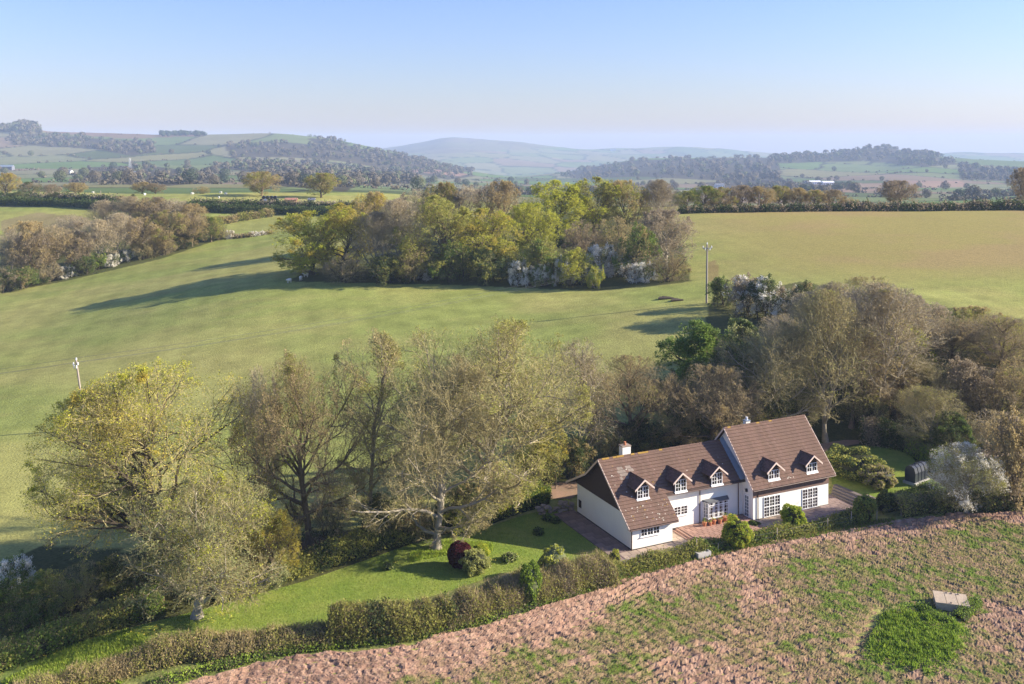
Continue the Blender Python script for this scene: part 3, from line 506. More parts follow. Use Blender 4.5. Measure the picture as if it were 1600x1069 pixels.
# belt right of the pole and behind the garden
row([('thick2', 1128, 478, 432, 46, ('green_leaf', 'dark_leaf'), 'bark_dark'), ('thick2', 1165, 492, 428, 70, ('mauve_leaf', 'blossom'), 'bark_dark'), ('thick2', 1200, 500, 430, 66, ('dark_leaf', 'blossom'), 'bark_dark'), ('bush1', 1230, 500, 445, 46, ('mauve_leaf', 'blossom'), 'bark_dark'), ('thick2', 1262, 515, 440, 54, ('dark_leaf', 'tan_leaf'), 'bark_dark')],
    'blackthorn bush', 'in the dark thicket beside the tall pole', 'blackthorn bushes beside the tall pole', 'shrub', 'blackthorn_bush', ('stems', 'foliage'))
row([('ash1', 1262, 560, 455, 80, 'mauve_leaf', 'bark_pale'), ('ash1', 1310, 565, 440, 90, ('olive_leaf', 'olive_leaf'), 'bark_pale'), ('oak2', 1360, 560, 434, 120, ('tan_leaf', 'olive_leaf'), 'bark_grey'), ('oak4', 1425, 545, 462, 95, 'mauve_leaf', 'bark_dark'), ('thick2', 1400, 600, 500, 90, ('lime_leaf', 'olive_leaf'), 'bark_brown'), ('ash2', 1220, 590, 490, 70, 'tan_leaf', 'bark_pale'),
     ('ash2', 1490, 590, 495, 110, 'tan_leaf', 'bark_brown'), ('oak2', 1560, 600, 490, 130, ('mauve_leaf', 'olive_leaf'), 'bark_brown'), ('thick2', 1575, 560, 495, 70, ('yellow_green_leaf', 'olive_leaf'), 'bark_brown'), ('oak4', 1525, 540, 480, 80, ('tan_leaf', 'olive_leaf'), 'bark_grey'), ('ever', 1398, 530, 462, 50, ('green_leaf', 'tan_leaf'), 'bark_dark')],
    'tree', 'in the upper belt right of the tall pole', 'trees of the upper belt on the right')
row([('thick1', 1245, 660, 590, 70, ('olive_leaf', 'dark_leaf'), 'bark_dark'), ('thick1', 1395, 655, 570, 80, ('tan_leaf', 'mauve_leaf'), 'bark_brown'), ('thick2', 1500, 650, 560, 90, 'mauve_leaf', 'bark_brown'), ('thick1', 1555, 660, 580, 90, ('mauve_leaf', 'tan_leaf'), 'bark_brown'), ('thick1', 1595, 650, 560, 80, ('tan_leaf', 'olive_leaf'), 'bark_brown'), ('thick1', 1545, 700, 640, 70, ('tan_leaf', 'tan_leaf'), 'bark_pale'), ('thick1', 1450, 640, 575, 70, ('dark_leaf', 'tan_leaf'), 'bark_dark'), ('thick1', 1350, 668, 600, 60, ('dark_leaf', 'olive_leaf'), 'bark_dark')],
    'thicket', 'in the lower belt above the driveway', 'thickets of the lower belt on the right', 'shrub', 'thicket', ('stems', 'foliage'))
# dark undergrowth behind the cottage and the left hedge
row([('thick2', 20, 985, 905, 90, ('green_leaf', 'dark_leaf'), 'bark_dark'), ('bush1', 28, 915, 868, 55, ('blossom', 'green_leaf'), 'bark_dark'), ('thick2', 75, 960, 890, 80, ('olive_leaf', 'green_leaf'), 'bark_dark'), ('thick1', 125, 950, 880, 80, ('olive_leaf', 'dark_leaf'), 'bark_dark'), ('thick2', 180, 935, 870, 80, ('dark_leaf', 'olive_leaf'), 'bark_dark'), ('thick2', 245, 925, 860, 80, ('dark_leaf', 'tan_leaf'), 'bark_dark'),
     ('thick1', 330, 900, 830, 70, ('tan_leaf', 'dark_leaf'), 'bark_dark'), ('thick2', 370, 870, 820, 60, ('green_leaf', 'gold_leaf'), 'bark_dark'), ('thick1', 520, 845, 770, 70, ('mauve_leaf', 'dark_leaf'), 'bark_dark'), ('thick2', 600, 835, 770, 80, ('dark_leaf', 'dark_leaf'), 'bark_dark'), ('thick1', 640, 838, 775, 60, ('tan_leaf', 'dark_leaf'), 'bark_brown'), ('thick2', 720, 822, 750, 70, ('dark_leaf', 'tan_leaf'), 'bark_dark'), ('thick1', 775, 800, 725, 75, ('tan_leaf', 'gold_leaf'), 'bark_brown'), ('thick2', 850, 765, 690, 70, ('olive_leaf', 'dark_leaf'), 'bark_dark')],
    'bush', 'in the undergrowth above the long hedge', 'bushes of the undergrowth above the long hedge', 'shrub', 'bush', ('stems', 'foliage'))
row([('thick2', 890, 748, 680, 70, ('dark_leaf', 'tan_leaf'), 'bark_dark'), ('thick1', 945, 730, 660, 70, ('dark_leaf', 'mauve_leaf'), 'bark_dark'), ('thick2', 1005, 722, 655, 80, ('dark_leaf', 'dark_leaf'), 'bark_dark'), ('thick2', 1065, 712, 645, 80, ('dark_leaf', 'tan_leaf'), 'bark_dark'), ('thick1', 1130, 700, 625, 80, ('dark_leaf', 'mauve_leaf'), 'bark_dark'), ('thick2', 1200, 690, 600, 80, ('dark_leaf', 'olive_leaf'), 'bark_dark'), ('thick2', 1050, 650, 580, 80, ('dark_leaf', 'green_leaf'), 'bark_dark'), ('thick2', 1180, 640, 540, 80, ('dark_leaf', 'green_leaf'), 'bark_dark')],
    'bush', 'in the dark undergrowth behind the cottage', 'bushes of the undergrowth behind the cottage', 'shrub', 'bush', ('stems', 'foliage'))
# oaks, hedgerow trees and far woods that can be told apart
put_tree('oak4', 409, 306, 268, 55, ('tan_leaf', 'olive_leaf'), 'bark_brown', 'domed bare oak beside the black wrapped bales on the left', 'oak tree', name='oak_tree')
put_tree('oak4', 502, 309, 270, 50, ('olive_leaf', 'tan_leaf'), 'bark_dark', 'domed budding oak in the far paddock, right of the bales', 'oak tree', name='oak_tree')
put_tree('oak4', 1405, 324, 282, 56, 'mauve_leaf', 'bark_brown', 'lone bare tree standing in the hedge of the right field', 'tree', name='tree')
put_tree('oak4', 1603, 326, 262, 44, 'mauve_leaf', 'bark_dark', 'dark bare tree in the hedge at the right edge of the photo', 'tree', name='tree')
row([(k, px, pb, pt, wp, lf, 'bark_brown') for k, px, pb, pt, wp, lf in [('oak4', 1072, 332, 298, 40, ('olive_leaf', 'green_leaf')), ('oak4', 1100, 330, 290, 42, ('green_leaf', 'olive_leaf')), ('oak3', 1128, 329, 292, 40, ('tan_leaf', 'olive_leaf')), ('oak4', 1158, 328, 289, 40, 'mauve_leaf'), ('oak4', 1190, 328, 291, 40, 'tan_leaf'), ('oak4', 1218, 326, 290, 38, ('olive_leaf', 'tan_leaf')), ('oak4', 1245, 326, 293, 34, 'tan_leaf'), ('oak4', 1272, 326, 296, 34, ('tan_leaf', 'olive_leaf')), ('oak4', 1300, 326, 296, 36, ('mauve_leaf', 'tan_leaf')), ('thick1', 1125, 330, 310, 44, 'tan_leaf'), ('thick1', 1325, 326, 306, 30, 'tan_leaf')]], 'tree', 'in the little wood beyond the right field hedge', 'trees of the little wood beyond the right field')
row([(k, px, pb, pt, wp, lf, 'bark_dark') for k, px, pb, pt, wp, lf in [('oak4', 8, 308, 270, 40, ('tan_leaf', 'gold_leaf')), ('oak4', 48, 310, 284, 30, ('dark_leaf', 'mauve_leaf')), ('oak4', 82, 311, 288, 28, 'mauve_leaf'), ('oak4', 118, 304, 285, 34, 'tan_leaf'), ('oak4', 222, 303, 284, 28, 'tan_leaf'), ('oak4', 243, 303, 286, 28, 'mauve_leaf'), ('thick1', 313, 303, 291, 24, 'tan_leaf'), ('thick2', 192, 316, 305, 22, 'tan_leaf'), ('thick2', 208, 315, 303, 10, 'dark_leaf'), ('thick2', 30, 316, 300, 40, 'dark_leaf'), ('thick2', 85, 314, 300, 26, 'dark_leaf')]], 'tree', 'along the far side of the left fields', 'trees along the far side of the left fields')
# valley trees, small and hazy, and far woods as masses
def blobs(P, h, rng, per=26, wide=.55):
    n = len(P); mb = MB(); d = rng.normal(size=(n, per, 3)); d /= np.linalg.norm(d, axis=2, keepdims=True); d *= rng.uniform(.68, 1, (n, per, 1))
    cs = .42*math.sqrt(26/per) if per > 26 else (.42 if per > 12 else .6); q = P[:, None]+np.array([0, 0, 1])*h[:, None, None]*.55+d*np.stack([h*wide, h*wide, h*.46], 1)[:, None]
    dn = d.reshape(-1, 3)/np.linalg.norm(d.reshape(-1, 3), axis=1, keepdims=True); dn = dn+rng.normal(0, .22, dn.shape); dn /= np.linalg.norm(dn, axis=1, keepdims=True)
    a = np.cross(dn, rng.normal(size=dn.shape)); a /= np.linalg.norm(a, axis=1, keepdims=True); b = np.cross(dn, a); q = q.reshape(-1, 3); sz = (np.repeat(h*cs, per)*rng.uniform(.7, 1.3, len(q)))[:, None]
    V = np.stack([q-a*sz*.5-b*sz*.35, q+a*sz*.5-b*sz*.3, q+b*sz*.6], 1); return V.reshape(-1, 3), np.arange(len(q)*3).reshape(-1, 3)
rng = np.random.default_rng(77)
for nm in ('far_brown', 'far_green', 'far_dark'): M[nm] = mat(nm, {'far_brown': (.135, .115, .08), 'far_green': (.11, .125, .06), 'far_dark': (.06, .08, .05)}[nm], .95, island=.15, obj=.1, spec=0)
WLAB = ['brown wood on the left hillside', 'wood on the knoll at the far left skyline', 'dark conifer plantation on the left skyline', 'long bare wood down the left hillside', 'brown wood low on the left hillside', 'long wooded ridge in the middle distance right of centre', 'wood crowning the right hand ridge', 'wood along the falling left skyline', 'scattered wood in the left valley', 'wood at the right edge of the far hills', 'wood in the right valley', 'wood in the valley beyond the paddock']
for wi, wp in enumerate(WOODS):
    a = np.array(wp, float); lo = a.min(0); hi = a.max(0); N0 = 5200
    m = inpoly(PX_, PY_, wp) & (YY > 900) & (YY < 5200); jj = np.argwhere(m)
    if not len(jj): continue
    n = min(420, max(60, int((hi[0]-lo[0])*2.2))) if wi not in (8, 11, 10) else 90; s = jj[rng.integers(0, len(jj), n)]
    X = XX[s[:, 0], s[:, 1]]+rng.uniform(-6, 6, n); Y = YY[s[:, 0], s[:, 1]]+rng.uniform(-10, 10, n); h = rng.uniform(9, 17, n)*(1+.25*(wi in (1, 5, 6)))*(.7 if wi in (8, 10, 11) else 1)
    V, F = blobs(np.stack([X, Y, hz(X, Y)-1], 1), h, rng, 60); mi = np.repeat((rng.random(n) < .25).astype(int), 60)
    ms = [M['far_dark'], M['far_dark']] if wi == 2 else [M['far_brown'], M['far_green']]
    o = link('wood', rawmesh('wood', V, F, ms, mi)); tag(o, WLAB[wi], 'wood', kind='stuff')
# hedgerows on the borders of the far fields
bm_ = far & (YY < 3600) & (YY > 800) & (bord < 5+YY*.001) & (np.abs(UU) < .6) & (rng.random(YY.shape) < np.clip(.5-YY/9000, .12, .5)); s = np.argwhere(bm_); s = s[rng.permutation(len(s))[:6500]]
X = XX[s[:, 0], s[:, 1]]; Y = YY[s[:, 0], s[:, 1]]; V, F = blobs(np.stack([X, Y, hz(X, Y)-.6], 1), rng.uniform(2.5, 5, len(s)), rng, 12, .9)
tag(link('hedgerows', rawmesh('hedgerows', V, F, [M['far_brown']])), 'hedgerows between the far valley fields', 'hedgerow', kind='stuff')
fm = []
for q in range(4):
    V, F = blobs(np.zeros((1, 3)), np.ones(1), rng, 700, .55); V = np.vstack([V, [(-.03, 0, 0), (.03, 0, 0), (0, 0, .5)]]); F = np.vstack([F, [[len(V)-3, len(V)-2, len(V)-1]]]); fm.append(rawmesh('tree', V, F, [M[('far_brown', 'far_green', 'far_brown', 'far_dark')[q]]]))
s = np.argwhere(far & (bord < 14) & (YY < 2900) & (YY > 850) & (np.abs(UU) < .56)); s = s[rng.permutation(len(s))[:170]]
for q, (j, i) in enumerate(s):
    X = XX[j, i]; Y = YY[j, i]; h = rng.uniform(8, 15); o = link('tree', fm[q % 4], None, (X, Y, float(hz(X, Y))-.4)); o.scale = (h, h, h); o.rotation_euler = (0, 0, q); tag(o, 'small hazy hedgerow tree out in the far valley fields', 'tree', 'small hazy trees out in the valley')
# ------------------------------------------------------------ cottage
M['render_white'] = mat('white_render', (.84, .82, .77), .85, noise=[(.5, .25, (.70, .68, .62)), (14, .35, .93)], bump=.01, spec=.2)
M['cladding'] = mat('dark_cladding', (.075, .05, .042), .85, noise=[(4, .4, .6)], spec=.2)
M['brown_board'] = mat('brown_board', (.20, .125, .10), .8, noise=[(3, .5, .7, (1, 1, 6))], island=.12)
M['tile'] = mat('roof_tile', (.165, .102, .078), .9, noise=[(.45, .5, (.125, .078, .066)), (2.2, .35, (.19, .13, .095)), (11, .5, .72)], island=.10, spec=.15)
M['tile_dark'] = mat('dormer_tile', (.17, .10, .08), .9, noise=[(2, .5, (.10, .07, .06)), (9, .5, .7)], island=.2, spec=.15)
M['patch'] = mat('pale_tile', (.25, .20, .165), .9, noise=[(5, .5, .7)], island=.1)
M['lichen'] = mat('lichen', (.55, .50, .42), .95, noise=[(9, .6, .7)]); M['lichen_gold'] = mat('gold_lichen', (.36, .22, .05), .95, noise=[(9, .6, .7)])
M['barge'] = mat('pale_bargeboard', (.72, .57, .49), .7, noise=[(4, .4, .8)])
M['upvc'] = mat('white_frame', (.82, .82, .82), .4, spec=.5)
M['glass'] = mat('window_glass', (.018, .02, .026), .08, spec=.9, noise=[(.8, .6, (.10, .055, .045))])
M['door_glass'] = mat('door_glass', (.15, .18, .21), .1, spec=.8)
M['lead'] = mat('lead_flashing', (.20, .25, .31), .5, noise=[(3, .4, .7)]); M['pipe'] = mat('brown_pipe', (.10, .055, .045), .5)
M['slate_bay'] = mat('bay_slate', (.13, .135, .145), .7, noise=[(4, .4, .7)]); M['plinth'] = mat('dark_plinth', (.05, .045, .045), .9); M['stone'] = mat('rubble_stone', (.33, .26, .20), .9, noise=[(4, .6, (.22, .17, .14)), (12, .5, .7)], bump=.03, island=.2)
M['terracotta'] = mat('terracotta', (.50, .20, .10), .8, noise=[(6, .4, .75)]); M['brass'] = mat('dark_lantern', (.03, .03, .03), .5)
house = empty('cottage', (F0[0], F0[1], 0), TH); tag(house, 'long white rendered cottage with brown tiled roofs of two heights and five dormers', 'cottage')
LZ, LB, LS = 7.35, 5.6, .835            # low roof: ridge height, ridge position, slope
RZ, RB, RS = 8.87, 4.85, 1.087          # tall roof
lz = lambda b: LZ-LS*(LB-b) if b < LB else (LZ-.86*(b-LB) if b < 8.18 else 5.13-.52*(b-8.18))
rz = lambda b: RZ-RS*abs(RB-b)
th = .16
w_ = MB()
w_.prism([(0, 0), (10.9, 0), (10.9, 3.18), (.0, 3.18-.0) if False else (10.9, 3.181), (1.0, 3.18), (0, lz(0)-th)], 0, 4.8)
w_.prism([(1.02, 3.0), (10.88, 3.0), (10.88, lz(10.88)-th), (8.18, lz(8.18)-th), (LB, LZ-th), (1.02, lz(1.02)-th)], .02, 4.79)
w_.prism([(2.3, 0), (10.9, 0), (10.9, lz(10.9)-th), (8.18, 5.13-th), (LB, LZ-th), (2.3, lz(2.3)-th)], 4.79, 15.4)
w_.build('wall', M['render_white'], house)
w2 = MB(); w2.prism([(.5, 0), (9.2, 0), (9.2, rz(9.2)-th), (RB, RZ-th), (.5, rz(.5)-th)], 15.4, 25.85); w2.build('wall', M['render_white'], house)
pl = MB(); pl.box(-.015, 4.815, -.015, .3, .0, .14); pl.box(-.015, .3, -.015, 10.92, 0, .14); pl.box(4.8, 15.4, 2.285, 2.5, .1, .30); pl.box(15.385, 15.6, .5, 2.3, .1, .30); pl.box(15.385, 25.87, .485, .8, .05, .27); pl.box(25.5, 25.87, .5, 9.2, .05, .27); pl.build('plinth', M['plinth'], house)
# gable cladding, lapped boards
g_ = MB(); z = 3.2
while z < 7.05:
    z1 = min(z+.19, 7.2); lo = max(1.0, LB-(LZ-th-z)/LS+.02); hi = LB+(LZ-th-z)/.86 if z > 5.0 else 8.18+(5.13-th-z)/.52; hi = min(hi, 10.9)
    if hi > lo: g_.hexa([(-.055, lo, z), (-.055, hi, z), (.01, hi, z), (.01, lo, z), (-.025, lo, z1+.01), (-.025, hi, z1+.01), (.01, hi, z1+.01), (.01, lo, z1+.01)])
    z = z1
g_.build('gable_cladding', M['cladding'], house)
gb = empty('x', (0, 0, 0)); bpy.data.objects.remove(gb)
# tiled roofs: every course is an object of tiles
def roof(name, a0, a1, prof_pts, m, inset=None, seed=1, tw=.33, ex=.37, under=True):
    """prof_pts: (b,z) from an eave to the ridge"""
    rng = random.Random(seed); pts = prof_pts; base = MB()
    for (b0, z0), (b1, z1) in zip(pts[:-1], pts[1:]):
        L = math.hypot(b1-b0, z1-z0); nb, nz = -(z1-z0)/L, abs(b1-b0)/L
        A = [(a0, a1)] if inset is None else None
        for (x0, x1, t0, t1) in ([(a0, a1, 0, 1)] if inset is None else inset(b0, b1)):
            c = [(b0+(b1-b0)*t, z0+(z1-z0)*t) for t in (t0, t1)]
            base.hexa([(x0, c[0][0], c[0][1]-th), (x1, c[0][0], c[0][1]-th), (x1, c[1][0], c[1][1]-th), (x0, c[1][0], c[1][1]-th), (x0, c[0][0], c[0][1]), (x1, c[0][0], c[0][1]), (x1, c[1][0], c[1][1]), (x0, c[1][0], c[1][1])])
    ro = base.build(name, M['cladding'], house)
    for (b0, z0), (b1, z1) in zip(pts[:-1], pts[1:]):
        L = math.hypot(b1-b0, z1-z0); ub, uz = (b1-b0)/L, (z1-z0)/L; nb, nz = -uz*(1 if b1 > b0 else -1), abs(ub)
        if b1 < b0: nb = abs(uz)
        n = max(1, round(L/ex)); e = L/n
        for k in range(n):
            s0 = k*e-.03; s1 = (k+1)*e+.05; bm = b0+ub*s0; xs0, xs1 = a0, a1
            if inset: xs0, xs1 = inset(bm, None)
            mb = MB(); x = xs0+(tw*.5 if k % 2 else 0)-tw*.5
            while x < xs1-.02:
                p0 = max(x+.008, xs0); p1 = min(x+tw, xs1); x += tw
                if p1-p0 < .03: continue
                l0 = .085+rng.uniform(-.008, .012); l1 = .012; V = []
                for s, l in ((s0, l0), (s1, l1)):
                    for (a, q) in ((p0, 0), (p1, 0)): V.append((a, b0+ub*s+nb*l, z0+uz*s+nz*l))
                f0 = [(p0, b0+ub*s0, z0+uz*s0-.0), (p1, b0+ub*s0, z0+uz*s0)]
                mb.add(V+f0, [(0, 1, 3, 2), (4, 5, 1, 0)], 1 if pale(name, p0, bm) else 0)
            if mb.n: mb.build('tile_course', [m, M['patch']], ro)
    return ro
def pale(n, a, b): return n == 'low_roof' and .9 < a < 2.6 and 3.3 < b < 4.6 and (int(a*3)+int(b*2.7)) % 4 != 0
def low_inset(b0, b1):
    if b1 is None: return (-.55, 5.2) if b0 < 1.66 else (-.55, 15.38)
    t = (1.7-b0)/(b1-b0); return [(-.55, 5.2, 0, t), (-.55, 15.38, t, 1)]
roof('low_roof', -.55, 15.38, [(-.45, lz(-.45)), (LB, LZ)], M['tile'], low_inset, 1)
roof('rear_low_roof', -.55, 15.38, [(12.4, 2.95), (8.18, 5.13), (LB, LZ)], M['tile'], None, 2)
roof('tall_roof', 14.98, 26.4, [(-.02, rz(-.02)), (RB, RZ)], M['tile'], None, 3)
roof('rear_tall_roof', 14.98, 26.4, [(9.72, rz(9.72)), (RB, RZ)], M['tile'], None, 4)
def ridge(a0, a1, b, z, seed):
    mb = MB(); a = a0; rr = random.Random(seed)
    while a < a1-.05:
        e = min(a+.44, a1); r = .13+rr.uniform(-.01, .01); P = [(b+r*math.cos(t), z-.03+r*math.sin(t)) for t in np.linspace(0, math.pi, 6)]; mb.prism(P, a, e-.015, 1 if rr.random() < (.45 if z < 8 and a < 6 else .12) else 0); a = e
    mb.build('ridge_tiles', [M['tile'], M['lichen_gold']], house)
ridge(-.55, 15.1, LB, LZ, 1); ridge(14.98, 26.4, RB, RZ, 2)
def barge(pts, a, w=.05, d=.2, m='barge', parent=house):
    mb = MB()
    for (b0, z0), (b1, z1) in zip(pts[:-1], pts[1:]):
        mb.hexa([(a-w, b0, z0-d+.05), (a, b0, z0-d+.05), (a, b1, z1-d+.05), (a-w, b1, z1-d+.05), (a-w, b0, z0+.075), (a, b0, z0+.075), (a, b1, z1+.075), (a-w, b1, z1+.075)])
    return mb.build('bargeboard', M[m], parent)
barge([(-.45, lz(-.45)), (LB, LZ)], -.55); barge([(LB, LZ), (8.18, 5.13), (12.4, 2.95)], -.55); barge([(-.45, lz(-.45)), (1.7, lz(1.7))], 5.25, m='brown_board')
barge([(-.02, rz(-.02)), (RB, RZ)], 14.98); barge([(RB, RZ), (9.72, rz(9.72))], 14.98); barge([(-.02, rz(-.02)), (RB, RZ)], 26.45); barge([(RB, RZ), (9.72, rz(9.72))], 26.45)
# lead valley beside the taller wing, gutters, pipes, fascia
v = MB(); v.hexa([(14.75, 1.75, lz(1.75)+.07), (15.39, 1.75, lz(1.75)+.07), (15.39, LB, LZ+.07), (14.95, LB, LZ+.07), (14.75, 1.75, lz(1.75)+.10), (15.39, 1.75, lz(1.75)+.4), (15.39, LB, LZ+.4), (14.95, LB, LZ+.10)]); v.build('lead_valley', M['lead'], house)
def gutter(a0, a1, b, z): MB().tube([(a0, b, z), (a1, b, z)], .06, 6).build('gutter', M['pipe'], house)
gutter(-.5, 5.2, -.52, 2.2); gutter(5.2, 14.95, 1.62, 4.02); gutter(15.0, 26.4, -.1, 3.5)
def pipe(a, b, z0, z1): MB().tube([(a, b, z0), (a, b, z1)], .05, 6).build('downpipe', M['pipe'], house)
pipe(-.06, -.07, .05, 2.15); pipe(9.82, 2.22, .3, 4.0); pipe(14.85, 2.22, .3, 3.95); pipe(16.0, .42, .25, 3.45)
fb = MB()
for k in range(5): fb.box(15.38, 25.87, .45-.01*(k % 2), .5, 2.58+k*.19, 2.58+k*.19+.18)
fb.build('boarded_band', M['brown_board'], house)
MB().box(15.36, 26.2, .02, .5, 3.42, 3.47).build('soffit', M['brown_board'], house)
MB().box(4.85, 15.3, 1.72, 2.3, 3.95, 4.0).build('soffit', M['render_white'], house)
MB().box(-.5, 5.15, -.42, .0, 2.14, 2.19).build('soffit', M['brown_board'], house)
# windows: mapping puts (x across, out of the wall, z)
FRONT = lambda b: (lambda x, o, z: (x, b-o, z))
SIDE = lambda a: (lambda x, o, z: (a-o, x, z))
def mbox(mb, f, x0, x1, o0, o1, z0, z1, m=0):
    V = [f(x, o, z) for z in (z0, z1) for o in (o0, o1) for x in (x0, x1)]
    return mb.add(V, [(0, 2, 3, 1), (4, 5, 7, 6), (0, 1, 5, 4), (2, 6, 7, 3), (0, 4, 6, 2), (1, 3, 7, 5)], m)
def window(f, x0, x1, z0, z1, lights, bars, rows, split=None, parent=house, name='window', sill=True, glass='glass', label=None):
    fr = MB(); t = .06; mbox(fr, f, x0, x1, 0, .07, z0, z0+t); mbox(fr, f, x0, x1, 0, .07, z1-t, z1); mbox(fr, f, x0, x0+t, 0, .068, z0+t, z1-t); mbox(fr, f, x1-t, x1, 0, .068, z0+t, z1-t)
    W = (x1-x0-2*t)/lights; panes = []
    hs = [z0+t, z1-t] if split is None else [z0+t, split, z1-t]
    if split: mbox(fr, f, x0+t, x1-t, 0, .066, split-.05, split+.05)
    for i in range(lights):
        l0 = x0+t+i*W; l1 = l0+W
        if i: mbox(fr, f, l0-.05, l0+.05, 0, .064, z0+t, z1-t)
        for h0, h1 in zip(hs[:-1], hs[1:]):
            for k in range(1, bars): xx = l0+W*k/bars; mbox(fr, f, xx-.017, xx+.017, .0, .05, h0, h1)
            for k in range(1, rows): zz = h0+(h1-h0)*k/rows; mbox(fr, f, l0, l1, .0, .048, zz-.017, zz+.017)
            panes.append((l0+.03, l1-.03, h0+.02, h1-.02))
    o = fr.build(name, M['upvc'], parent)
    if label: o['label'] = label
    lev = o
    for p in panes:
        g = MB(); mbox(g, f, p[0], p[1], .012, .022, p[2], p[3]); g.build('pane', M[glass], lev if parent is house else parent)
    if sill: s = MB(); mbox(s, f, x0-.08, x1+.08, .0, .13, z0-.07, z0); s.build('sill', M['upvc'], lev if parent is house else parent)
    return o
window(FRONT(0), 1.0, 3.25, 1.2, 1.95, 3, 2, 2)
window(FRONT(2.3), 6.55, 8.3, 1.5, 2.45, 2, 2, 3)
window(FRONT(.5), 16.8, 19.05, .28, 2.45, 3, 2, 3, split=1.36, name='french_window', sill=False)
window(FRONT(.5), 22.1, 24.3, .28, 2.45, 3, 2, 3, split=1.36, name='french_window', sill=False)
window(SIDE(15.4), 1.1, 1.85, .3, 2.6, 1, 2, 6, name='glazed_door', glass='door_glass', sill=False)
g = MB(); mbox(g, SIDE(0), 10.0, 10.6, -.02, .02, .75, 1.55); g.build('dark_window', M['glass'], house)
g = MB(); mbox(g, SIDE(15.4), 1.35, 1.55, .0, .18, 2.95, 3.25); mbox(g, SIDE(15.4), 1.4, 1.5, 0, .3, 3.25, 3.3); g.build('wall_lantern', M['brass'], house)
MB().tube([(25.95, .35, 3.45), (25.95, .2, 3.4)], .12, 8).build('floodlight', M['upvc'], house)
# bow window with stone base and lead roof
bay = MB(); P0 = [(10.25, 2.3), (10.55, 1.75), (13.1, 1.75), (13.4, 2.3)]
V = [(a, b, .3) for a, b in P0]+[(a, b, .78) for a, b in P0]; bay.add(V, [(0, 1, 5, 4), (1, 2, 6, 5), (2, 3, 7, 6), (4, 5, 6, 7)]); bo = bay.build('bay_window', M['stone'], house)
r = MB(); P1 = [(10.15, 2.3), (10.5, 1.62), (13.15, 1.62), (13.5, 2.3)]; r.add([(a, b, 2.42) for a, b in P1]+[(a, b, 2.52) for a, b in P1], [(0, 1, 5, 4), (1, 2, 6, 5), (2, 3, 7, 6), (4, 5, 6, 7), (0, 3, 2, 1)]); r.add([(a, b, 2.521) for a, b in P1]+[(10.2, 2.29, 2.62), (13.45, 2.29, 2.62)], [(1, 2, 5), (1, 5, 4), (0, 1, 4), (2, 3, 5)]); r.build('bay_roof', M['slate_bay'], bo)
window(FRONT(1.75), 10.55, 13.1, .78, 2.42, 4, 1, 1, parent=bo, name='bay_frame', sill=True, split=None)
fr = MB(); f = FRONT(1.75)
for i in range(8): x = 10.6+2.45*(i+.5)/8*1; mbox(fr, f, x-.016, x+.016, .0, .05, .84, 2.36)
for zz in (1.2, 1.55, 1.9): mbox(fr, f, 10.6, 13.05, 0, .047, zz-.016, zz+.016)
mbox(fr, f, 10.6, 13.05, 0, .055, 2.05, 2.13)
fr.build('glazing_bars', M['upvc'], bo)
for (a0, b0), (a1, b1) in ((P0[0], P0[1]), (P0[2], P0[3])):
    s = MB(); ff = lambda x, o, z, a0=a0, b0=b0, a1=a1, b1=b1: (a0+(a1-a0)*x, b0+(b1-b0)*x-o*.9, z)
    for x0, x1, z0, z1 in ((0, .12, .78, 2.42), (.88, 1, .78, 2.42), (.12, .88, .78, .85), (.12, .88, 2.35, 2.42), (.48, .53, .85, 2.35), (.12, .88, 1.18, 1.21), (.12, .88, 1.54, 1.57), (.12, .88, 1.9, 1.93)): mbox(s, ff, x0, x1, 0, .05, z0, z1)
    s.build('side_light', M['upvc'], bo); q = MB(); mbox(q, ff, .1, .9, .0, .012, .8, 2.4); q.build('pane', M['door_glass'], bo)
